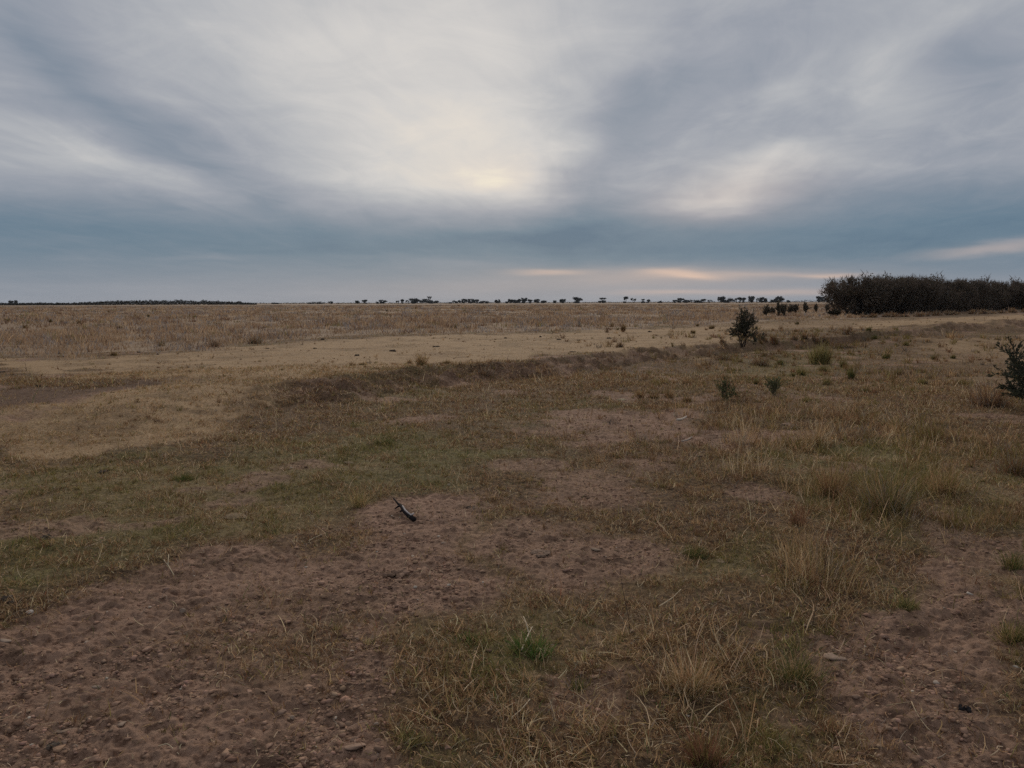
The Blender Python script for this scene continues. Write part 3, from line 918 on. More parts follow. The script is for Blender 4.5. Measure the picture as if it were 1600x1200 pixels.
# tussocks on the pale strip and bank
STR = {'straw': 3, 'tan': 3, 'brown': 2, 'olive': 1}
for px, py, hp, wp, lb, mix in (
        (660, 571, 25, 22, 'tall straw tussock on the crest of the bank, left of centre', STR),
        (697, 568, 9, 18, 'low olive tussock right of the tall straw tussock on the bank', {'olive': 3, 'tan': 3}),
        (549, 571, 8, 14, 'small round brown tussock on the pale strip, left of its twin', STR),
        (568, 570, 7, 12, 'small round brown tussock on the pale strip, right of its twin', STR),
        (640, 568, 14, 10, 'thin sprig of straw just left of the tall tussock on the bank', STR),
        (968, 543, 12, 16, 'dark brown tussock on the pale strip behind the bank', {'brown': 4, 'olive': 2, 'grey': 1}),
        (973, 517, 12, 9, 'dark bushy tussock at the pasture edge right of centre', {'brown': 4, 'olive': 3}),
        (1083, 521, 7, 8, 'tiny dark tussock on the pale strip far right of centre', {'brown': 4, 'olive': 3}),
        (1112, 514, 8, 8, 'small dark tussock at the pasture edge left of the thorn bush', {'brown': 4, 'olive': 3}),
        (1003, 622, 22, 14, 'slim dry tussock, left one of three above the bare soil patch', STR),
        (1020, 622, 14, 22, 'short dark tussock, middle one of three above the bare soil patch', {'brown': 3, 'olive': 2, 'tan': 2}),
        (1045, 622, 24, 22, 'tall loose tussock, right one of three above the bare soil patch', STR),
        (1072, 600, 15, 22, 'loose straw tussock on the slope above the three tussocks', STR),
        (1074, 628, 14, 20, 'olive brown tussock at the rim of the bare patch, right of the three', {'olive': 3, 'brown': 2, 'tan': 1}),
        (755, 585, 18, 46, 'grey brown scrubby tussock on the face of the bank', {'brown': 4, 'grey': 3}),
        (400, 537, 20, 26, 'dark brown tussock at the pasture edge on the left', {'brown': 4, 'grey': 2, 'olive': 1}),
        (335, 542, 18, 34, 'wide brown tussock at the pasture edge left of the darkest one', {'brown': 4, 'grey': 2}),
        (178, 556, 12, 12, 'dark upright tussock where the left pasture meets the pale strip', {'brown': 4, 'olive': 2}),
        (1160, 692, 52, 46, 'tall pale seeding grass standing at the right end of the bare patch', {'pale': 4, 'straw': 4, 'tan': 1}),
        (1272, 696, 46, 50, 'tall pale straw tussock left of the bent dead grass', {'pale': 3, 'straw': 4, 'tan': 2}),
        (1402, 664, 34, 64, 'bent bleached dead grass clump with drooping stems', {'pale': 3, 'straw': 3, 'grey': 3, 'brown': 2}),
        (1455, 690, 52, 66, 'dense olive tussock with upright stems right of the bleached clump', {'olive': 5, 'brown': 2, 'tan': 1}),
        (1345, 690, 30, 40, 'dark brown scruffy tussock left below the bleached clump', {'brown': 4, 'olive': 2, 'grey': 2}),
        (1390, 800, 92, 120, 'large grey green weed clump with dark stems, biggest clump on the right', {'olive': 5, 'green': 2, 'grey': 3, 'brown': 2, 'straw': 2}),
        (1300, 775, 70, 60, 'straw and reddish weed tussock left of the large grey green clump', {'straw': 3, 'red': 2, 'tan': 3, 'olive': 2}),
        (1470, 770, 60, 70, 'olive and straw tussock right of the large grey green clump', {'olive': 3, 'straw': 3, 'tan': 2}),
        (1250, 822, 55, 36, 'thin reddish brown weed below the straw tussocks', {'red': 3, 'brown': 3, 'tan': 1}),
        (1255, 905, 75, 60, 'tall sparse straw weed in the lower right quarter', {'straw': 4, 'tan': 3, 'pale': 1}),
        (835, 1022, 48, 90, 'lush green tuft in the brown grass below the centre', {'lush': 7, 'olive': 1.5, 'pale': 0.8}),
        (735, 1005, 26, 70, 'dark green tuft at the edge of the bare soil left of the lush tuft', {'lush': 4, 'olive': 3, 'straw': 1}),
        (1420, 955, 34, 44, 'yellow green tuft beside the dirt path', {'yellow': 3, 'olive': 3, 'green': 2}),
        (1075, 1075, 80, 110, 'tall straw coloured grass patch at the bottom right of centre', {'straw': 4, 'pale': 2, 'tan': 3, 'olive': 1}),
        (285, 750, 14, 64, 'low dark green patch of turf in the left part of the green band', {'green': 5, 'olive': 3}),
        (600, 694, 12, 64, 'low bluish green turf patch above the straw-coloured clod', {'green': 5, 'olive': 3, 'straw': 1}),
        (1085, 868, 18, 90, 'low green turf patch right of the right bare patch', {'green': 4, 'olive': 3, 'straw': 2}),
        (1200, 985, 30, 90, 'green turf tuft below the tall sparse straw weed', {'green': 4, 'olive': 3, 'straw': 2}),
        (1290, 990, 26, 70, 'dark green turf tuft at the upper margin of the dirt path', {'green': 4, 'olive': 3, 'straw': 1}),
        (640, 1165, 30, 90, 'yellow green turf tuft at the bottom edge of the bare soil', {'olive': 4, 'yellow': 2, 'green': 2}),
        (1220, 1175, 36, 90, 'olive green turf tuft at the bottom left of the dirt path', {'olive': 4, 'green': 3, 'yellow': 1}),
        (905, 1075, 30, 46, 'small grey green tuft under the lush green tuft', {'olive': 3, 'green': 2, 'grey': 1}),
        (1105, 1200, 85, 70, 'reddish brown weed at the bottom edge right of centre', {'red': 3, 'brown': 2, 'olive': 2, 'tan': 1}),
        (1585, 1000, 55, 70, 'green grass tuft at the right edge beside the dirt path', {'olive': 4, 'green': 2, 'straw': 2}),
        (1240, 1065, 60, 100, 'green tuft with straw on the left margin of the dirt path', {'olive': 3, 'green': 3, 'straw': 2}),
        (560, 792, 38, 40, 'fine pale grass tuft above left of the black stick', {'yellow': 3, 'olive': 2, 'straw': 3}),
        (1580, 890, 40, 50, 'low green tuft at the right edge above the path bend', {'olive': 3, 'green': 3, 'tan': 1})):
    far = py < 640
    nn = 700 if 'low ' in lb and 'patch' in lb else 260 if far else int(200 + hp * wp * 0.055)
    if 'sparse' in lb or 'thin' in lb or 'seeding' in lb: nn = 110
    tussock(px, py, hp, wp, lb, 'tussock', None, mix, n=nn, lean=0.5 if 'bent' not in lb else 1.0)

# thin single weed stalks
for px, py, hp, lb in ((148, 661, 28, 'single thin dark weed stalk on the left straw slope'), (42, 579, 12, 'single dark weed stalk on the far left pale strip'),
                       (1268, 985, 110, 'single tall dark stalk in the lower right grass'), (1312, 690, 60, 'lone bare stalk above the straw tussocks on the right'),
                       (985, 985, 100, 'single reddish stalk in the grass below the right bare patch')):
    x, y, z = gp(px, py); m = mpp(px, py)
    A = Acc(); pts = []
    grow(A, (0, 0, -0.02), np.array([R.normal(0, 0.12), 0.0, 1.0]), hp * m, max(0.0022, 0.00025 * math.hypot(x, y)), 1, 0.5, 1, np.array([0.10, 0.07, 0.05]), 4, 0.05, pts, wig=0.08, nch=2)
    o = A.make('weed_stalk', M_BARK); o.location = (x, y, z); tag(o, lb, 'weed stalk')

# dark weed bushes dotted over the pasture
for px, py, hp, wp in ((232, 496, 7, 5), (340, 511, 10, 5), (12, 503, 8, 9), (40, 513, 9, 12), (108, 533, 11, 10), (30, 538, 12, 22), (124, 506, 9, 8),
                       (79, 504, 7, 6), (97, 504, 6, 5), (186, 514, 8, 12), (252, 541, 15, 20), (712, 513, 8, 6), (605, 487, 4, 4), (650, 483, 4, 3),
                       (465, 492, 5, 5), (610, 496, 5, 4), (686, 486, 4, 3), (726, 487, 5, 3), (776, 486, 4, 3), (840, 489, 4, 4), (303, 497, 5, 4), (370, 492, 5, 4),
                       (170, 489, 5, 4), (955, 510, 8, 8), (1090, 510, 6, 5), (510, 510, 7, 8), (1245, 507, 8, 10)):
    tussock(px, py, hp, wp, 'small dark weed bush standing in the dry pasture grass', 'weed bush', 'dark weed bushes dotted over the pasture',
            {'brown': 3, 'olive': 3, 'green': 1}, n=90, lean=0.3, name='weed_bush')


# ------------------------------------------------------------------ thicket on the right
def thicket_tree(name, h, w, seed_lean=0.0, twigs=2400, leafn=2200, pxm=0.13):
    root = empty(name, (0, 0, 0))
    A = Acc(); tips = []
    ns = R.integers(3, 6)
    for i in range(ns):
        a = R.uniform(0, 6.28); d = np.array([math.cos(a) * 0.35 + seed_lean, math.sin(a) * 0.35, 1.0]); d /= np.linalg.norm(d)
        P = [np.array([R.normal(0, 0.25), R.normal(0, 0.25), -0.1])]
        for k in range(5):
            d = d + R.normal(0, 0.16, 3) + np.array([math.cos(a), math.sin(a), 0]) * 0.10; d /= np.linalg.norm(d)
            P.append(P[-1] + d * h * 0.15)
            if k >= 1:
                for q in range(3):
                    o = rnd_unit(1)[0]; o[2] = abs(o[2]) * 0.5
                    B = [P[-1], P[-1] + o * h * 0.12 + np.array([0, 0, 0.1]), P[-1] + o * h * 0.22 + np.array([0, 0, 0.35])]
                    A.tube(B, [0.05, 0.035, 0.02], 3, np.array([0.07, 0.058, 0.05]))
        A.tube(P, np.linspace(0.12, 0.04, 6), 5, np.array([0.085, 0.07, 0.06]) * R.uniform(0.8, 1.2))
    A.make('trunk', M_BARK, root)
    # crown of fine twigs: rough-edged, gathered in clumps
    K = 32
    cc = rnd_unit(K) * R.uniform(0.35, 1.0, (K, 1)) ** 0.6
    cc = cc * np.array([w * 0.42, w * 0.42, h * 0.43]) + np.array([seed_lean * h * 0.4, 0, h * 0.53])
    cr = R.uniform(0.45, 0.95, K)
    k = R.integers(0, K, twigs)
    P = cc[k] + rnd_unit(twigs) * (cr[k] * R.random(twigs) ** 0.4)[:, None]
    P[:, 2] = np.clip(P[:, 2], 0.3, None)
    out = P - np.array([0, 0, h * 0.35]); out /= np.linalg.norm(out, axis=1)[:, None]
    d = out + R.normal(0, 0.55, out.shape); d /= np.linalg.norm(d, axis=1)[:, None]
    th = np.arccos(np.clip(d[:, 2], -1, 1)); ph = np.arctan2(d[:, 1], d[:, 0])
    c = np.stack([R.uniform(0.10, 0.21, twigs)] * 3, 1) * np.array([1, 0.79, 0.64])
    V, Q, T, C = blades(P, R.uniform(0.28, 0.72, twigs), R.uniform(0.035, 0.07, twigs), ph, th, th + R.normal(0, 0.3, twigs), R.normal(0, 0.4, twigs), c, 2, R.uniform(0, 3.14, twigs))
    B = Acc(); B.add(V, Q, T, C)
    k = R.integers(0, K, leafn)
    P = cc[k] + rnd_unit(leafn) * (cr[k] * R.random(leafn) ** 0.5)[:, None]
    P[:, 2] = np.clip(P[:, 2], 0.3, None)
    leaf_cards(B, P, 0.15, np.array([0.125, 0.098, 0.072])[None] * R.uniform(0.55, 1.4, (leafn, 1)) * R.uniform(0.93, 1.07, (leafn, 3)))
    B.make('crown', M_LEAF, root)
    return root


protos = [thicket_tree('thicket_tree', 3.85 * R.uniform(0.94, 1.06), 5.0) for _ in range(5)]
GRP = 'leafless twiggy trees massed in the thicket'
LBT = 'dark leafless twiggy tree packed among others inside the thicket on the right'
rowp = []
for px in np.arange(1326, 1720, 19.5):
    yb_ = np.interp(px, [1310, 1430, 1500, 1600, 1720], [492.0, 490.5, 488.0, 485.5, 483.5])
    rowp.append((px, yb_, 0))
rows = []
for i, (px, py, _) in enumerate(rowp):
    x, y = plane_pt(px + R.normal(0, 3), py, 0.0)
    rr_ = math.hypot(x, y); u = np.array([x, y]) / rr_
    rows.append((x, y, R.uniform(0.92, 1.10)))
    if i > 0:
        rows.append((x + u[0] * 5 + R.normal(0, 1), y + u[1] * 5 + R.normal(0, 1), R.uniform(0.95, 1.12)))
    if i > 1 and i % 2 == 0:
        rows.append((x + u[0] * 10 + R.normal(0, 1), y + u[1] * 10 + R.normal(0, 1), R.uniform(0.95, 1.1)))
used = set()
for i, (x, y, s) in enumerate(rows):
    k = i % 5
    if k in used:
        o = copy_tree(protos[k])
    else:
        o = protos[k]; used.add(k)
    r_ = math.hypot(x, y)
    prof = np.interp(math.degrees(math.atan2(x, y)), [21.5, 23.5, 25.5, 28, 33, 40], [0.82, 0.94, 1.0, 0.98, 0.97, 0.98])
    o.location = (x, y, float(H0(np.array([x]), np.array([y]))[0])); o.rotation_euler = (0, 0, R.uniform(0, 6.28)); o.scale = (s, s * R.uniform(0.9, 1.1), s * prof)
    tag(o, LBT, 'tree', GRP)
e = thicket_tree('thicket_tree', 4.0, 3.6, -0.22, 900, 500)
x, y = plane_pt(1312, 491, 0); e.location = (x, y, float(H0(np.array([x]), np.array([y]))[0]))
tag(e, 'leaning twiggy tree at the left end of the thicket, its open crown against the sky', 'tree')

# tall straw along the foot of the thicket
for i, px in enumerate(np.arange(1330, 1660, 17)):
    py = np.interp(px, [1310, 1430, 1500, 1600, 1720], [497, 495, 491.5, 488.5, 486])
    tussock(px + R.uniform(-6, 6), py, R.uniform(5, 11), R.uniform(17, 24), 'pale dry grass clump along the foot of the dark thicket', 'grass clump',
            'dry grass clumps along the foot of the thicket', {'tan': 3, 'brown': 3, 'grey': 3, 'straw': 1}, n=220, lean=0.3, name='grass_clump', wmul=2.0)


# ------------------------------------------------------------------ trees on the horizon
def far_tree(px, top, wpx, shape, label, name='horizon_tree', D=900.0, group='trees along the far horizon'):
    d = ray(px, 474.0); u = np.array([d[0], d[1]]) / d[1]
    x, y = u[0] * D, D
    k = (D / F)
    base_y = 472.3 - ROLL * (px - 800) + CAMZ / D * F
    h = max((base_y - top) * k * math.hypot(1, u[0]) * 1.0, 1.2); w = wpx * k * 1.2
    root = empty(name, (x, y, 0)); tag(root, label, 'tree', group)
    A = Acc(); B = Acc()
    tr = {'round': 0.30, 'umbrella': 0.62, 'dome': 0.0, 'thin': 0.45, 'double': 0.25, 'tall': 0.25, 'slant': 0.0, 'box': 0.0}[shape]
    rt = max(0.34, 0.05 * h)
    ns = 1 if shape in ('umbrella', 'box') else 2
    for i in range(ns):
        dx = R.normal(0, 0.06 * w)
        A.tube([(dx, 0, -0.2), (dx * 1.4, R.normal(0, 0.1), h * 0.3), (dx * 2 + R.normal(0, 0.05 * w), 0, h * 0.62), (dx * 2.5 + R.normal(0, 0.1 * w), 0, h * 0.9)],
               [rt, rt * 0.8, rt * 0.55, rt * 0.2], 5, np.array([0.07, 0.058, 0.05]))
    for i in range(4):
        a = R.uniform(0, 6.28)
        A.tube([(0, 0, h * max(tr, 0.3)), (math.cos(a) * w * 0.2, math.sin(a) * w * 0.2, h * 0.65), (math.cos(a) * w * 0.38, math.sin(a) * w * 0.38, h * 0.8)],
               [rt * 0.5, rt * 0.35, rt * 0.15], 4, np.array([0.07, 0.058, 0.05]))
    A.make('trunk', M_BARK, root)
    lobes = []
    if shape == 'umbrella':
        for i in range(9):
            a = R.uniform(0, 6.28); q = math.sqrt(R.random()) * 0.36 * w
            lobes.append((math.cos(a) * q, math.sin(a) * q, h * (0.80 - 0.12 * q / (0.36 * w) + R.normal(0, 0.04)), 0.20 * w, 0.14 * h))
        lobes.append((R.uniform(-0.3, 0.3) * w, 0, h * R.uniform(0.3, 0.55), 0.16 * w, 0.14 * h)); lobes.append((R.uniform(-0.3, 0.3) * w, 0, h * 0.12, 0.2 * w, 0.12 * h))
    elif shape == 'double':
        for i in range(6): lobes.append((R.uniform(-.35, .35) * w, R.uniform(-.3, .3) * w, h * R.uniform(0.82, 0.92), 0.18 * w, 0.08 * h))
        for i in range(7): lobes.append((R.uniform(-.36, .40) * w, R.uniform(-.3, .3) * w, h * R.uniform(0.12, 0.38), 0.18 * w, 0.16 * h))
    elif shape == 'thin':
        for i in range(7): lobes.append((R.uniform(-.42, .42) * w, R.uniform(-.3, .3) * w, h * R.uniform(0.5, 0.93), 0.10 * w, 0.07 * h))
    elif shape == 'dome':
        for i in range(14):
            q = R.uniform(-.42, .42); lobes.append((q * w, R.uniform(-.3, .3) * w, h * R.uniform(0.1, 0.78) * math.sqrt(1 - (q / .5) ** 2), 0.15 * w, 0.2 * h))
    elif shape == 'slant':
        for i in range(16):
            q = R.uniform(-.46, .44); lobes.append((q * w, R.uniform(-.3, .3) * w, h * R.uniform(0.1, 0.8) * (0.85 - 0.55 * max(q, -0.2)), 0.13 * w, 0.16 * h))
    elif shape == 'box':
        for i in range(14): lobes.append((R.uniform(-.36, .36) * w, R.uniform(-.3, .3) * w, h * R.uniform(0.1, 0.86), 0.18 * w, 0.13 * h))
    else:
        lo = 0.12 if shape == 'tall' else 0.22
        for i in range(15):
            v = R.uniform(lo, 0.88); q = R.uniform(-.40, .40) * (1 - ((v - 0.6) / 0.55) ** 2 * 0.75)
            lobes.append((q * w, R.uniform(-.3, .3) * w, h * v, 0.17 * w, 0.14 * h))
    per = 50 if shape == 'thin' else 120
    PP = []
    for (lx, ly, lz, lr, lh) in lobes:
        q = rnd_unit(per) * (R.random(per) ** 0.45)[:, None]
        PP.append(np.array([lx, ly, lz]) + q * np.array([lr, lr, lh]))
    PP = np.concatenate(PP); PP[:, 2] = np.clip(PP[:, 2], 0.05, h)
    C = np.array([0.048, 0.050, 0.050])[None] * R.uniform(0.6, 1.35, (len(PP), 1))
    leaf_cards(B, PP, 0.11 * min(w, h) ** 0.7 + 0.12, C)
    B.make('crown', M_LEAF, root)
    return root


for px, top, w, sh, lb in (
        (18, 470.6, 6, 'box', 'left one of two square-topped dark trees standing close together far left'),
        (25.5, 470.4, 5, 'box', 'right one of two square-topped dark trees standing close together far left'),
        (373, 471.3, 9, 'round', 'small round tree just past the right end of the long low wood'),
        (430, 473.0, 9, 'dome', 'very low dark mound between the long wood and the dome-shaped grove'),
        (494, 470.8, 21, 'dome', 'broad low dome-shaped tree, the first dark one right of the long wood'),
        (517, 471.0, 6, 'umbrella', 'tiny flat-topped tree just right of the low dome-shaped tree'),
        (559, 470.0, 7, 'round', 'small pale round tree left of a slim umbrella tree'),
        (570, 468.2, 7, 'umbrella', 'slim umbrella tree beside the small pale round tree'),
        (590, 471.6, 4, 'round', 'tiny round tree left of a ragged spreading one'),
        (599, 468.7, 11, 'round', 'ragged spreading tree between the tiny round one and the farm grove'),
        (622, 469.4, 6, 'thin', 'sparse tree, left of a close pair before the farm grove'),
        (628.5, 467.7, 6, 'umbrella', 'taller umbrella tree, right of a close pair before the farm grove'),
        (638, 469.0, 7, 'thin', 'open thin tree touching the left side of the tall farm grove tree'),
        (647, 463.8, 12, 'tall', 'tall dense tree at the left end of the farm grove, taller than its neighbours'),
        (660, 467.3, 17, 'round', 'wide grey rounded tree in the middle of the farm grove'),
        (671, 463.2, 6, 'thin', 'thin tall tree rising above the farm grove'),
        (677, 468.2, 17, 'slant', 'dark tree sloping down to the right at the end of the farm grove'),
        (704, 472.0, 5, 'round', 'tiny bush-like tree starting the long broken row right of the farm grove'),
        (708.5, 469.0, 3, 'thin', 'spindly little tree near the start of the long broken row'),
        (715, 469.0, 9, 'round', 'low round tree left of a larger one in the long broken row'),
        (725.5, 467.0, 9, 'round', 'rounded tree left of the wide flat one in the long broken row'),
        (736.5, 467.4, 12, 'round', 'wide flat-topped tree in the middle of the long broken row'),
        (746, 467.8, 6, 'umbrella', 'small leaning umbrella tree right of the wide flat-topped tree'),
        (756, 469.2, 14, 'dome', 'broad dome-shaped tree touching the ground in the long broken row'),
        (777.5, 467.6, 8, 'round', 'pointed round tree standing alone between two rows'),
        (792, 471.0, 4, 'round', 'little round tree at the foot of a taller one, first in the close row'),
        (797.5, 467.1, 7, 'round', 'second tree of the close row, with a knobbly top'),
        (805.5, 468.3, 8, 'round', 'low spreading tree inside the close row'),
        (812, 467.4, 6, 'round', 'upright tree left of the tallest one of the close row'),
        (819, 465.3, 8.5, 'tall', 'tallest tree of the close row near the middle of the horizon'),
        (827.5, 467.8, 7, 'umbrella', 'umbrella tree ending the close row on the right'),
        (839, 466.9, 8, 'round', 'left of two similar-sized round trees beyond the close row'),
        (849, 468.7, 8, 'round', 'lower right of two similar-sized round trees beyond the close row'),
        (867, 469.2, 4, 'box', 'small upright post-like tree standing alone left of a rounded one'),
        (880, 467.2, 9, 'round', 'rounded tree left of the biggest round tree on the horizon'),
        (902, 463.7, 15, 'tall', 'biggest broad round tree on the horizon, standing alone right of centre'),
        (941.5, 465.6, 11, 'double', 'two-storeyed tree, a flat crown above low bushes, right of the biggest round tree'),
        (978, 462.4, 7, 'umbrella', 'tallest slim umbrella tree, high crown on a bare stem'),
        (990, 465.8, 8, 'thin', 'see-through leafless tree right of the tallest umbrella tree'),
        (1005, 467.8, 5, 'double', 'narrow two-tiered tree, left of a small umbrella tree'),
        (1013, 468.0, 6, 'umbrella', 'small umbrella tree right of a narrow two-tiered tree'),
        (1031.5, 470.0, 6, 'dome', 'small low cone of a tree standing alone before the long copse'),
        (1054, 468.6, 6, 'umbrella', 'low umbrella tree at the left end of the long copse'),
        (1063, 466.0, 10, 'round', 'highest spiky tree in the left part of the long copse'),
        (1073, 468.2, 11, 'dome', 'low tree just right of the highest one in the long copse'),
        (1081, 468.2, 10, 'thin', 'leafless tree in the middle of the long copse'),
        (1090, 468.0, 10, 'dome', 'low dark tree in the right half of the long copse'),
        (1099, 467.2, 9, 'umbrella', 'flat leaning umbrella tree in the right half of the long copse'),
        (1109, 468.6, 9, 'thin', 'pale leafless tree at the right end of the long copse'),
        (1127.5, 463.2, 9.5, 'round', 'tall round tree left of a broad dense one, right of the copse'),
        (1139, 465.0, 14, 'dome', 'broad dense dome tree right of the tall round one'),
        (1150.5, 465.6, 4.5, 'thin', 'narrow tree between the broad dome tree and an umbrella pair'),
        (1155.5, 464.2, 6, 'umbrella', 'left tree of the umbrella pair above the thorn bush'),
        (1161, 464.8, 7, 'umbrella', 'right tree of the umbrella pair above the thorn bush'),
        (1174, 463.0, 8.5, 'round', 'upright bushy tree standing alone right of the umbrella pair'),
        (1183, 466.0, 4.5, 'thin', 'small thin tree right of the upright bushy tree'),
        (1190, 464.8, 7, 'round', 'dense round tree above the row of saplings, left of its lower neighbour'),
        (1196, 466.4, 6, 'round', 'lower round tree leaning on its dense neighbour above the saplings'),
        (1206, 468.0, 9, 'dome', 'low mound tree left of the open oak-like tree above the saplings'),
        (1212, 466.6, 6, 'round', 'small round tree touching the open spreading tree above the saplings'),
        (1218, 463.6, 10, 'round', 'open spreading tree directly above the sapling clump'),
        (1232, 469.4, 4, 'round', 'tiny tree at the left foot of the rising far hedge'),
        (1279, 463.8, 9, 'round', 'ragged tree on the horizon left of the thicket'),
        (1287, 464.6, 8, 'round', 'rounded tree between the ragged one and the thicket'),
        (1293, 463.6, 6, 'tall', 'upright tree partly behind the leaning left end of the thicket')):
    far_tree(px, top, w, sh, lb)


def far_mass(name, prof, D, label, cat, n, leaf, col, depth=30):
    """low distant scrub or wood; prof = (px, top_y) outline heights"""
    px = np.array([p[0] for p in prof], float); ty = np.array([p[1] for p in prof], float)
    q = R.uniform(px[0], px[-1], n)
    k = D / F
    base = 472.3 - ROLL * (q - 800) + CAMZ / D * F
    hh = np.maximum((base - np.interp(q, px, ty)) * k, 0.2) * (1 + 0.35 * vn(q / 5.0, q * 0, 7) + 0.3 * vn(q / 1.7, q * 0, 8))
    y = D + R.uniform(0, depth, n)
    d0 = ray(0, 474); d1 = ray(1600, 474)
    ux = d0[0] / d0[1] + (d1[0] / d1[1] - d0[0] / d0[1]) * q / 1600
    P = np.stack([ux * y, y, hh * R.random(n) ** 0.7], 1)
    A = Acc()
    leaf_cards(A, P, leaf, np.array(col)[None] * R.uniform(0.6, 1.4, (n, 1)))
    o = A.make(name, M_LEAF)
    tag(o, label, cat, kind='stuff')


far_mass('distant_wood', [(-60, 474), (0, 474.2), (60, 474.4), (110, 474.0), (140, 473), (155, 471.6), (200, 471.2), (250, 470.2), (300, 470.0), (325, 471), (345, 471.8), (370, 472.6), (390, 474.4), (400, 475)],
         620, 'long low dark wood reading as one mass on the far left horizon', 'wood', 16000, 0.55, (0.040, 0.036, 0.030))
far_mass('horizon_scrub', [(-60, 474), (0, 473.8), (380, 473.6), (500, 473.2), (640, 473.2), (800, 472.6), (1000, 471.8), (1060, 471.6), (1200, 471.4), (1235, 471), (1250, 469.4), (1275, 468.3), (1310, 467.8), (1400, 468), (1660, 468)],
         960, 'thin dark line of scrub along the horizon', 'scrub', 12000, 0.6, (0.046, 0.043, 0.040))

# ------------------------------------------------------------------ stones, dung, sticks
I2, F2 = ico(2)


def lump(name, px, py, wpx, hpx, col, label, cat, group=None, flat=0.6, rough=0.25, sink=0.3):
    x, y, z = gp(px, py); m = mpp(px, py)
    V = I2.copy()
    o1 = R.uniform(0, 100)
    f = 1 + rough * (fbm(V[:, 0] * 1.3 + o1, V[:, 1] * 1.3 + V[:, 2] * 1.7, 1.0, 3, 5)) * 1.3
    V = V * f[:, None]
    for _ in range(3):   # worn facets
        nrm = rnd_unit(1)[0]; dd = V @ nrm; cut = 0.62
        V = V - np.maximum(dd - cut, 0)[:, None] * nrm * 0.85
    hz = hpx * m
    V = V * np.array([wpx * m * 0.5, wpx * m * 0.5 * R.uniform(0.6, 1.0), hz * 0.5 / flat * flat])
    c = np.asarray(col) * R.uniform(0.85, 1.15)
    o = build(name, V, None, F2, M_STONE, cols=np.tile(c, (len(V), 1)), smooth=True)
    o.location = (x, y, z + hz * (0.5 - sink - 0.12)); o.rotation_euler = (R.normal(0, 0.1), R.normal(0, 0.1), R.uniform(-0.5, 0.5))
    tag(o, label, cat, group)
    return o


def pat(px, py, wpx, hpx, label, group, col=(0.075, 0.055, 0.042), name='dung_pat'):
    x, y, z = gp(px, py); m = mpp(px, py)
    A = Acc()
    for i in range(11):
        V = I2 * (1 + 0.6 * fbm(I2[:, 0] * 2 + R.uniform(0, 50), I2[:, 1] * 2 + I2[:, 2], 1.0, 3, 9))[:, None]
        w = wpx * m * R.uniform(0.10, 0.22)
        V = V * np.array([w, w * 0.9, hpx * m * R.uniform(0.3, 0.6)]) + np.array([R.normal(0, wpx * m * 0.22), R.normal(0, wpx * m * 0.18), hpx * m * 0.05])
        A.add(V, None, F2, np.array(col) * R.uniform(0.7, 1.3))
    o = A.make(name, M_STONE, smooth=True); o.location = (x, y, z)
    tag(o, label, 'dung', group)


for px, py, w, h in ((613, 549, 10, 4), (682, 542, 9, 3), (557, 556, 7, 4), (95, 558, 11, 4), (247, 554, 5, 3), (951, 529, 7, 3), (504, 531, 6, 4), (66, 544, 5, 3),
                     (492, 545, 8, 3), (417, 545, 7, 2), (217, 551, 6, 3), (874, 531, 7, 3), (905, 532, 6, 2), (1015, 519, 6, 3), (844, 527, 4, 4), (2, 582, 10, 3), (18, 586, 7, 2), (60, 604, 8, 4),
                     (893, 550, 10, 2), (790, 529, 5, 3)):
    pat(px, py, w, h, 'small dark dung pat lying on the pale grazed strip', 'dark dung pats on the pale strip')
pat(735, 794, 26, 5, 'crumbled dark dung on the bare soil right of the black stick', None, (0.12, 0.085, 0.065))
pat(160, 738, 20, 5, 'dark dung in the grass at the left side of the green band', None, (0.10, 0.075, 0.055))
pat(70, 842, 26, 8, 'dark dung heap in the grass near the left edge', None, (0.085, 0.065, 0.05))
pat(1508, 1109, 16, 9, 'small black dung lump on the dirt path at bottom right', None, (0.035, 0.030, 0.030))
pat(10, 938, 26, 9, 'dark dung lump at the left edge where grass meets bare soil', None, (0.09, 0.07, 0.055))
pat(850, 868, 50, 3, 'broken crust of dark trampled dung on the right bare patch', None, (0.17, 0.115, 0.085))
pat(625, 897, 36, 8, 'low heap of dark clods in the middle of the bare soil', None, (0.19, 0.122, 0.088))
pat(85, 1168, 26, 8, 'small pile of dark soil behind the round pebble at bottom left', None, (0.10, 0.075, 0.06))

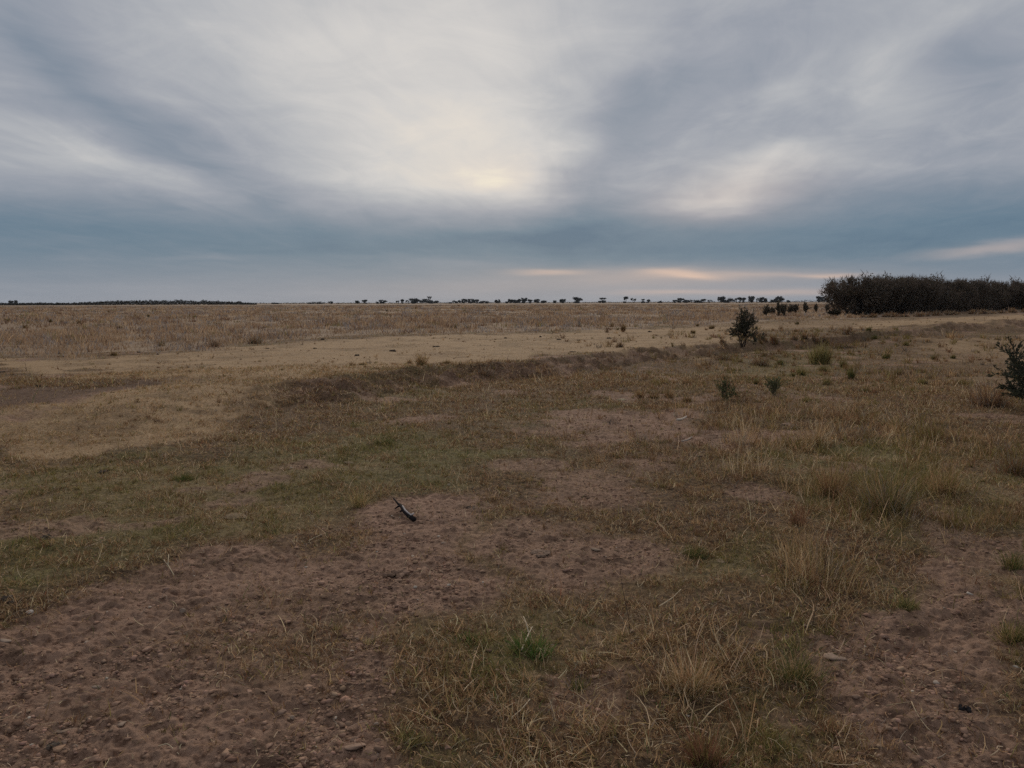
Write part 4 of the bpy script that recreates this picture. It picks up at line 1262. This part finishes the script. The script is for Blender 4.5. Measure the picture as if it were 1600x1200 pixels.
PALE = (0.48, 0.37, 0.28); GREYST = (0.29, 0.215, 0.165); EARTH = (0.26, 0.172, 0.126)
for px, py, w, h, c, lb in (
        (117, 1171, 11, 10, GREYST, 'round grey pebble at bottom left on the bare soil'),
        (100, 1143, 34, 5, (0.27, 0.19, 0.138), 'long flat pale stone above the round pebble at bottom left'),
        (101, 1167, 10, 7, EARTH, 'small brown stone touching the round pebble on its left'),
        (190, 1138, 16, 4, (0.33, 0.24, 0.18), 'small flat pale stone right of the long flat stone'),
        (340, 1191, 12, 9, EARTH, 'brown pebble at the bottom edge, left part'),
        (455, 1120, 10, 8, GREYST, 'grey pebble beside a flat one in the lower bare soil'),
        (440, 1119, 16, 6, EARTH, 'flat brown stone left of the grey pebble in the lower bare soil'),
        (555, 1158, 14, 12, EARTH, 'rounded earthy stone at the bottom of the bare soil'),
        (590, 1161, 12, 9, EARTH, 'earthy stone right of the rounded one at the bottom'),
        (588, 1138, 9, 6, GREYST, 'small grey pebble above two earthy stones at the bottom'),
        (555, 1177, 34, 9, EARTH, 'wide flat earthy slab at the bottom edge below two stones'),
        (286, 960, 11, 8, GREYST, 'roundish grey stone on the left bare soil'),
        (45, 958, 14, 7, (0.42, 0.37, 0.33), 'whitish flat stone near the left edge of the bare soil'),
        (8, 1004, 18, 9, GREYST, 'flat grey stone at the left edge of the photo'),
        (235, 950, 7, 4, PALE, 'tiny white pebble left of the roundish grey stone'),
        (167, 960, 4, 4, PALE, 'tiny bright pebble between two larger pale ones on the left'),
        (137, 1008, 12, 4, GREYST, 'thin flat grey stone on the left bare soil'),
        (150, 1079, 16, 5, GREYST, 'flat greyish stone above the pebbles at bottom left'),
        (285, 1078, 4, 4, PALE, 'tiny white pebble in the lower left bare soil'),
        (1426, 1078, 6, 4, (0.55, 0.46, 0.36), 'small white pebble on the dirt path'),
        (1464, 1066, 14, 4, (0.33, 0.27, 0.22), 'thin curled pale flake on the dirt path'),
        (1305, 1028, 32, 8, (0.27, 0.19, 0.14), 'flat brown rock with a shadowed edge on the left margin of the path'),
        (1257, 983, 5, 4, PALE, 'tiny pale pebble above the flat brown rock by the path'),
        (1493, 1017, 6, 3, PALE, 'tiny pale pebble high on the dirt path'),
        (632, 838, 4, 3, PALE, 'tiny white pebble just below the black stick'),
        (693, 852, 10, 4, GREYST, 'small flat stone right of the tiny white pebble'),
        (645, 870, 5, 4, PALE, 'pale pebble beside its twin in the middle of the bare soil'),
        (835, 831, 3, 3, PALE, 'tiny white pebble on the right bare patch, upper part'),
        (947, 871, 3, 3, PALE, 'tiny white pebble on the right bare patch, lower right part'),
        (930, 862, 16, 3, (0.26, 0.19, 0.14), 'flat pale flake on the right bare patch'),
        (372, 806, 40, 5, (0.20, 0.145, 0.092), 'flat pale weathered clod with a dark rim in the left grass'),
        (549, 722, 30, 3, (0.20, 0.15, 0.095), 'flat straw-coloured clod in the green grass band'),
        (1125, 876, 22, 3, (0.24, 0.175, 0.115), 'flat pale clod in the grass right of the right bare patch'),
        (970, 625, 18, 5, (0.30, 0.24, 0.16), 'pale clod at the upper rim of the upper bare patch'),
        (1232, 664, 20, 6, EARTH, 'dark earth clod right of the tall pale seeding grass'),
        (1376, 576, 12, 3, PALE, 'flat whitish stone on the open slope on the right')):
    lump('stone' if 'clod' not in lb and 'flake' not in lb else ('clod' if 'clod' in lb else 'flake'), px, py, w, h, c, lb, 'stone' if 'clod' not in lb else 'clod')
for px, py, w in ((40, 1060, 10), (230, 1020, 11), (310, 1120, 9), (260, 1180, 10), (390, 1085, 8), (500, 1180, 10), (180, 1100, 9), (330, 1040, 9), (60, 1110, 10), (420, 1165, 11), (150, 1195, 12), (480, 1010, 7),
                  (700, 1170, 8), (270, 990, 8), (90, 1010, 9), (350, 1150, 9), (200, 1160, 8), (450, 940, 6), (520, 880, 6), (590, 860, 6), (660, 905, 6), (560, 1010, 7), (640, 960, 6), (20, 1150, 11)):
    lump('clod', px, py, w * 1.5, w * 0.75, SOIL * 1.05, 'small brown earth clod lying loose on the lower left bare soil', 'clod', 'earth clods on the lower left bare soil', rough=0.5)

# the black stick
x, y, z = gp(617, 794); x2, y2, z2 = gp(646, 818)
st = empty('stick', ((x + x2) / 2, (y + y2) / 2, (z + z2) / 2))
tag(st, 'charred black stick with a bare pale strip lying on the brown soil', 'stick')
p0 = np.array([x - (x + x2) / 2, y - (y + y2) / 2, 0.045]); p1 = -p0 * np.array([1, 1, 0]) + np.array([0, 0, 0.022])
A = Acc()
ts = np.linspace(0, 1, 9)
PTS = p0[None] * (1 - ts)[:, None] + p1[None] * ts[:, None]
PTS[:, 0] += 0.012 * np.sin(ts * 7); PTS[:, 2] += 0.012 * np.sin(ts * 3.1)
PTS[0, 2] += 0.035; PTS[0, 0] -= 0.012
A.tube(PTS, [0.005, 0.009, 0.013, 0.015, 0.016, 0.016, 0.017, 0.019, 0.019], 9, np.array([0.020, 0.016, 0.017]))
A.tube([PTS[2], PTS[2] + np.array([-0.025, -0.015, -0.008]), PTS[2] + np.array([-0.04, -0.03, -0.018])], [0.009, 0.007, 0.004], 6, np.array([0.024, 0.019, 0.02]))
A.tube([PTS[4], PTS[4] + np.array([-0.02, -0.03, -0.012])], [0.009, 0.006], 6, np.array([0.024, 0.019, 0.02]))
A.make('charred_bark', M_BARK, st)
A = Acc()
strip = PTS[3:8] + np.array([0.004, -0.004, 0.0135])
A.tube(strip, [0.004, 0.0065, 0.007, 0.0075, 0.008], 6, np.array([0.40, 0.36, 0.35]))
e_ = strip[-1]
A.tube([e_ + np.array([-0.016, -0.004, -0.014]), e_ + np.array([0, -0.002, 0.002]), e_ + np.array([0.020, 0.014, 0.012])], [0.007, 0.008, 0.006], 6, np.array([0.42, 0.37, 0.35]))
A.make('bare_wood', M_BARK, st)


def twig(name, pts, rpx, col, label, cat, lift=0.006, fork=None):
    P = [gp(*p) for p in pts]
    m = mpp(*pts[0])
    o0 = np.array(P[0]); Q = np.array(P) - o0; Q[:, 2] += lift
    # smooth
    t = np.linspace(0, 1, len(Q)); tt = np.linspace(0, 1, 12)
    Qs = np.stack([np.interp(tt, t, Q[:, k]) for k in range(3)], 1)
    Qs[1:-1] = (Qs[:-2] + 2 * Qs[1:-1] + Qs[2:]) / 4
    A = Acc(); A.tube(Qs, rpx * m * np.linspace(1, 0.6, 12), 6, np.array(col))
    if fork is not None:
        q = np.array(gp(*fork)) - o0; q[2] += lift + 0.03
        A.tube([Qs[6], (Qs[6] + q) / 2 + np.array([0, 0, 0.01]), q], [rpx * m * 0.7, rpx * m * 0.6, rpx * m * 0.4], 6, np.array(col))
    o = A.make(name, M_BARK); o.location = o0
    tag(o, label, cat)


twig('driftwood', [(1058, 657), (1066, 655), (1074, 651)], 2.4, (0.50, 0.43, 0.36), 'short bleached piece of wood on the upper bare patch', 'wood')
twig('driftwood', [(1065, 690), (1074, 688), (1081, 685)], 1.8, (0.38, 0.32, 0.27), 'dull grey splinter of wood below the bleached piece', 'wood')
twig('twig', [(1424, 1101), (1432, 1120), (1450, 1138), (1478, 1152)], 0.9, (0.46, 0.36, 0.24), 'long bent pale stalk arching over the dirt path', 'stalk')
twig('twig', [(1385, 1106), (1405, 1103), (1424, 1101)], 0.8, (0.36, 0.27, 0.17), 'straight pale stalk meeting the bent stalk on the path', 'stalk')
twig('twig', [(1480, 1047), (1500, 1054), (1525, 1058)], 0.9, (0.11, 0.08, 0.065), 'thin dark twig lying across the upper dirt path', 'twig')
twig('twig', [(1465, 1187), (1472, 1180), (1478, 1176)], 1.5, (0.26, 0.20, 0.15), 'short thick twig at the bottom of the dirt path', 'twig')
twig('twig', [(1415, 1165), (1440, 1182), (1465, 1200)], 0.9, (0.36, 0.28, 0.19), 'pale stalk at the bottom edge of the dirt path', 'stalk')
twig('twig', [(660, 1097), (672, 1085), (685, 1078), (700, 1066)], 1.0, (0.42, 0.33, 0.22), 'pale crooked stalk at the edge of the lower bare soil', 'stalk')
twig('twig', [(652, 1030), (672, 1032), (694, 1030)], 1.0, (0.40, 0.31, 0.21), 'pale twig lying in the turf beside the lower bare soil', 'twig')
twig('twig', [(256, 876), (262, 886), (272, 902)], 1.0, (0.44, 0.36, 0.25), 'pale forked straw lying on the left soil margin', 'straw', fork=(264, 874))
twig('twig', [(482, 847), (492, 842), (503, 838)], 0.9, (0.42, 0.34, 0.24), 'pale straw at the grassy edge left of the black stick', 'straw')
twig('twig', [(1030, 953), (1050, 938), (1064, 925)], 1.1, (0.44, 0.35, 0.24), 'long pale stalk leaning in the grass right of centre', 'stalk', lift=0.02)
twig('twig', [(815, 1028), (826, 1000), (832, 985)], 1.4, (0.52, 0.43, 0.31), 'bleached forked twig standing by the lush green tuft', 'twig', lift=0.03, fork=(818, 978))
twig('twig', [(800, 1132), (815, 1118), (828, 1100)], 1.1, (0.50, 0.41, 0.29), 'pale stalk in the bottom grass left of the straw patch', 'stalk', lift=0.02)
twig('twig', [(248, 1172), (262, 1166), (280, 1182)], 1.0, (0.44, 0.36, 0.25), 'bent pale straw on the soil at the bottom left', 'straw')
twig('twig', [(130, 1192), (142, 1182), (150, 1196)], 0.9, (0.40, 0.32, 0.22), 'short bent straw at the bottom left corner', 'straw')

# ------------------------------------------------------------------ sky
SUN_EL, SUN_AZ = 24.0, -3.0
w = bpy.data.worlds.new('World'); S.world = w; w.use_nodes = True
NT = w.node_tree; NT.nodes.clear(); LK = NT.links


def mth(op, a, b=None, c=None, clamp=False):
    n = NT.nodes.new('ShaderNodeMath'); n.operation = op; n.use_clamp = clamp
    for i, v in enumerate((a, b, c)):
        if v is None: continue
        if hasattr(v, 'links'): LK.new(v, n.inputs[i])
        else: n.inputs[i].default_value = v
    return n.outputs[0]


tc = NT.nodes.new('ShaderNodeTexCoord'); sx = NT.nodes.new('ShaderNodeSeparateXYZ'); LK.new(tc.outputs['Generated'], sx.inputs[0])
X_, Y_, Z_ = sx.outputs
AZ = mth('MULTIPLY', mth('ARCTAN2', X_, Y_), 180 / math.pi)
EL = mth('MULTIPLY', mth('ARCSINE', Z_), 180 / math.pi)
den = mth('ADD', mth('MAXIMUM', Z_, 0.0), 0.10)
cx_ = mth('DIVIDE', X_, den); cy_ = mth('DIVIDE', Y_, den)


def snoise(sx_, sy_, detail, rough, off, dist=0.0):
    cmb = NT.nodes.new('ShaderNodeCombineXYZ')
    LK.new(mth('MULTIPLY', mth('MULTIPLY_ADD', cy_, -0.10, cx_), sx_), cmb.inputs[0]); LK.new(mth('MULTIPLY', cy_, sy_), cmb.inputs[1]); cmb.inputs[2].default_value = off
    n = NT.nodes.new('ShaderNodeTexNoise'); n.inputs['Scale'].default_value = 1.0; n.inputs['Detail'].default_value = detail
    n.inputs['Roughness'].default_value = rough; n.inputs['Distortion'].default_value = dist
    LK.new(cmb.outputs[0], n.inputs['Vector'])
    return mth('SUBTRACT', n.outputs['Fac'], 0.5)


low = mth('MINIMUM', mth('DIVIDE', mth('MAXIMUM', EL, 0.0), 9.0), 1.0)
wa = mth('MULTIPLY', snoise(1.1, 1.1, 3, 0.5, 3.0), mth('MULTIPLY_ADD', low, 6.0, 2.5))
we = mth('MULTIPLY', snoise(1.3, 1.3, 3, 0.5, 9.0), mth('MULTIPLY_ADD', low, 3.2, 0.4))
AW = mth('ADD', AZ, wa); EW = mth('ADD', EL, we)
DPP = 57.2958 / F


def blob(acc, px, py, sxp, syp, ang, amp, warp=True):
    ca, ce = azel(px, py)
    a = math.radians(ang); s1, s2 = sxp * DPP, syp * DPP
    da = mth('SUBTRACT', AW if warp else AZ, ca); de = mth('SUBTRACT', EW if warp else mth('ADD', EL, mth('MULTIPLY', we, 0.5)), ce)
    p = mth('MULTIPLY_ADD', de, math.sin(a) / s1, mth('MULTIPLY', da, math.cos(a) / s1))
    q = mth('MULTIPLY_ADD', de, math.cos(a) / s2, mth('MULTIPLY', da, -math.sin(a) / s2))
    g = mth('POWER', math.exp(-1), mth('MULTIPLY_ADD', q, q, mth('MULTIPLY', p, p)))
    return mth('MULTIPLY_ADD', g, amp, acc)


def ramp_node(fac, stops, interp='LINEAR'):
    n = NT.nodes.new('ShaderNodeValToRGB'); cr = n.color_ramp; cr.interpolation = interp
    while len(cr.elements) < len(stops): cr.elements.new(0.5)
    for e_, (p, c) in zip(cr.elements, stops):
        e_.position = p; e_.color = (*c, 1)
    LK.new(fac, n.inputs[0]); return n.outputs[0]


g1 = lambda v: (v, v, v)
B = ramp_node(mth('DIVIDE', EL, 30.0), [(0.0, g1(0.36)), (0.035, g1(0.33)), (0.07, g1(0.23)), (0.115, g1(0.13)), (0.155, g1(0.14)), (0.20, g1(0.27)), (0.27, g1(0.45)), (0.40, g1(0.50)), (0.66, g1(0.52)), (1.0, g1(0.66))])
for a_ in (
        (800, 290, 95, 26, 0, 0.26), (770, 230, 150, 95, 0, 0.26), (690, 80, 200, 120, 0, 0.15), (820, 20, 90, 70, 0, 0.05), (575, 285, 150, 55, 0, 0.13), (470, 140, 130, 130, 0, 0.08),
        (150, 245, 170, 26, -16, 0.16), (215, 185, 270, 34, -31, -0.19), (0, 60, 120, 90, 0, -0.05), (30, 270, 80, 40, 0, 0.04),
        (955, 235, 175, 50, 62, -0.17), (300, 40, 160, 80, 0, 0.05), (560, 70, 160, 110, 0, 0.08), (620, 250, 130, 70, 0, 0.10), (1160, 285, 85, 32, 12, 0.26), (1115, 320, 75, 16, 0, 0.24), (1195, 240, 60, 16, 0, 0.10), (1340, 258, 130, 13, -4, 0.08),
        (1375, 130, 55, 50, 0, 0.10), (1210, 125, 65, 13, 12, 0.08), (1480, 45, 160, 20, 15, 0.07), (1150, 60, 130, 50, 10, -0.06), (1560, 110, 70, 60, 0, -0.07), (1060, 170, 70, 60, 0, -0.05),
        (840, 370, 200, 20, 0, -0.13), (1290, 390, 210, 18, 0, -0.05), (1560, 325, 160, 38, 0, -0.08), (150, 345, 250, 20, 0, -0.05), (1450, 210, 130, 50, 0, -0.02),
        (130, 402, 45, 8, 0, 0.07), (320, 401, 60, 6, 0, 0.09), (720, 412, 110, 9, 0, 0.08), (1560, 387, 75, 8, 4, 0.20), (560, 400, 60, 6, 0, 0.05)):
    B = blob(B, *a_)
B = mth('ADD', B, mth('MULTIPLY', snoise(3.4, 1.2, 7, 0.58, 21.0, 1.2), mth('MULTIPLY_ADD', low, 0.17, 0.03)))
B = mth('ADD', B, mth('MULTIPLY', snoise(2.9, 2.4, 8, 0.62, 61.0, 1.0), mth('MULTIPLY_ADD', low, 0.20, 0.02)))
B = mth('ADD', B, mth('MULTIPLY', mth('MINIMUM', Y_, 0.0), 0.27))
B = mth('ADD', B, mth('MULTIPLY', snoise(0.5, 0.9, 3, 0.5, 40.0), 0.12))
cl_col = ramp_node(B, [(0.0, lin(80, 107, 130)), (0.12, lin(98, 121, 140)), (0.30, lin(127, 138, 152)), (0.45, lin(151, 156, 166)), (0.60, lin(176, 178, 182)), (0.75, lin(202, 200, 198)), (0.88, lin(219, 212, 203)), (1.0, lin(240, 231, 210))])
PK = ramp_node(mth('DIVIDE', EL, 30.0), [(0.0, g1(0.0)), (1.0, g1(0.0))])
for a_ in ((860, 425, 55, 5, 0, 0.48), (1040, 424, 42, 6, 0, 0.55), (1085, 431, 34, 4, -6, 0.5), (1165, 430, 110, 5, 0, 0.25), (1000, 432, 190, 12, 0, 0.22), (1295, 430, 40, 3, 0, 0.55), (1040, 457, 75, 4, 0, 0.35),
           (1230, 457, 110, 5, 0, 0.38), (760, 450, 200, 10, 0, 0.08), (1560, 387, 80, 7, 4, 0.3), (800, 285, 100, 40, 0, 0.10), (1140, 305, 120, 38, 8, 0.24), (1060, 436, 260, 18, 0, 0.12)):
    PK = blob(PK, *a_, False)
mx = NT.nodes.new('ShaderNodeMix'); mx.data_type = 'RGBA'; mx.clamp_factor = True
LK.new(PK, mx.inputs[0]); LK.new(cl_col, mx.inputs[6]); mx.inputs[7].default_value = (*lin(208, 182, 168), 1)
# clouds cover nearly all of a clear-sky base
sky = NT.nodes.new('ShaderNodeTexSky'); sky.sky_type = 'NISHITA'; sky.sun_disc = False
sky.sun_elevation = rad(SUN_EL); sky.sun_rotation = rad(SUN_AZ)
STR_ = 0.10
sc_ = NT.nodes.new('ShaderNodeVectorMath'); sc_.operation = 'SCALE'; LK.new(mx.outputs[2], sc_.inputs[0]); sc_.inputs['Scale'].default_value = 1 / STR_
m2 = NT.nodes.new('ShaderNodeMix'); m2.data_type = 'RGBA'; m2.inputs[0].default_value = 0.97
LK.new(sky.outputs[0], m2.inputs[6]); LK.new(sc_.outputs[0], m2.inputs[7])
bg = NT.nodes.new('ShaderNodeBackground'); bg.inputs['Strength'].default_value = STR_
LK.new(m2.outputs[2], bg.inputs['Color'])
wo = NT.nodes.new('ShaderNodeOutputWorld'); LK.new(bg.outputs[0], wo.inputs['Surface'])
w.cycles.sampling_method = 'MANUAL'; w.cycles.sample_map_resolution = 512

sl = bpy.data.lights.new('sun', 'SUN'); sl.energy = 1.5; sl.angle = rad(10); sl.color = (1.0, 0.90, 0.76)
so = bpy.data.objects.new('sun', sl); COL.objects.link(so)
sd = Vector((math.sin(rad(SUN_AZ)) * math.cos(rad(SUN_EL)), math.cos(rad(SUN_AZ)) * math.cos(rad(SUN_EL)), math.sin(rad(SUN_EL))))
so.rotation_euler = sd.to_track_quat('Z', 'Y').to_euler(); so.location = (0, 50, 40)

# ------------------------------------------------------------------ haze
HAZE = 5e-5
if HAZE > 0:
    hv = np.array([(a, b, c) for a in (-6600, 6600) for b in (-6600, 6600) for c in (-2.0, 14.0)], float)
    hq = [(0, 1, 3, 2), (4, 6, 7, 5), (0, 4, 5, 1), (2, 3, 7, 6), (0, 2, 6, 4), (1, 5, 7, 3)]
    m = bpy.data.materials.new('haze'); m.use_nodes = True; m.node_tree.nodes.clear()
    vo = m.node_tree.nodes.new('ShaderNodeVolumePrincipled'); vo.inputs['Color'].default_value = (0.86, 0.92, 1.0, 1); vo.inputs['Density'].default_value = HAZE
    mo = m.node_tree.nodes.new('ShaderNodeOutputMaterial'); m.node_tree.links.new(vo.outputs[0], mo.inputs['Volume'])
    ho = build('haze', hv, hq, None, m); tag(ho, 'thin grey air over the whole plain', 'haze', kind='stuff')

# ------------------------------------------------------------------ camera and output
cd = bpy.data.cameras.new('camera'); co = bpy.data.objects.new('camera', cd); COL.objects.link(co)
cd.sensor_width = 36.0; cd.lens = 36.0 * F / 1600.0; cd.clip_start = 0.05; cd.clip_end = 20000
mw = Matrix(((RT[0], UP[0], -fw[0], 0), (RT[1], UP[1], -fw[1], 0), (RT[2], UP[2], -fw[2], CAMZ), (0, 0, 0, 1)))
co.matrix_world = mw
S.camera = co
S.render.resolution_x, S.render.resolution_y = 1024, 768
S.view_settings.view_transform = 'Standard'; S.view_settings.look = 'None'
S.view_settings.exposure = 0.0; S.view_settings.gamma = 1.0
S.cycles.max_bounces = 5; S.cycles.diffuse_bounces = 2; S.cycles.transmission_bounces = 2; S.cycles.volume_bounces = 0
S.cycles.use_adaptive_sampling = False
S.cycles.use_denoising = False
S.cycles.sample_clamp_direct = 2.0; S.cycles.sample_clamp_indirect = 1.0
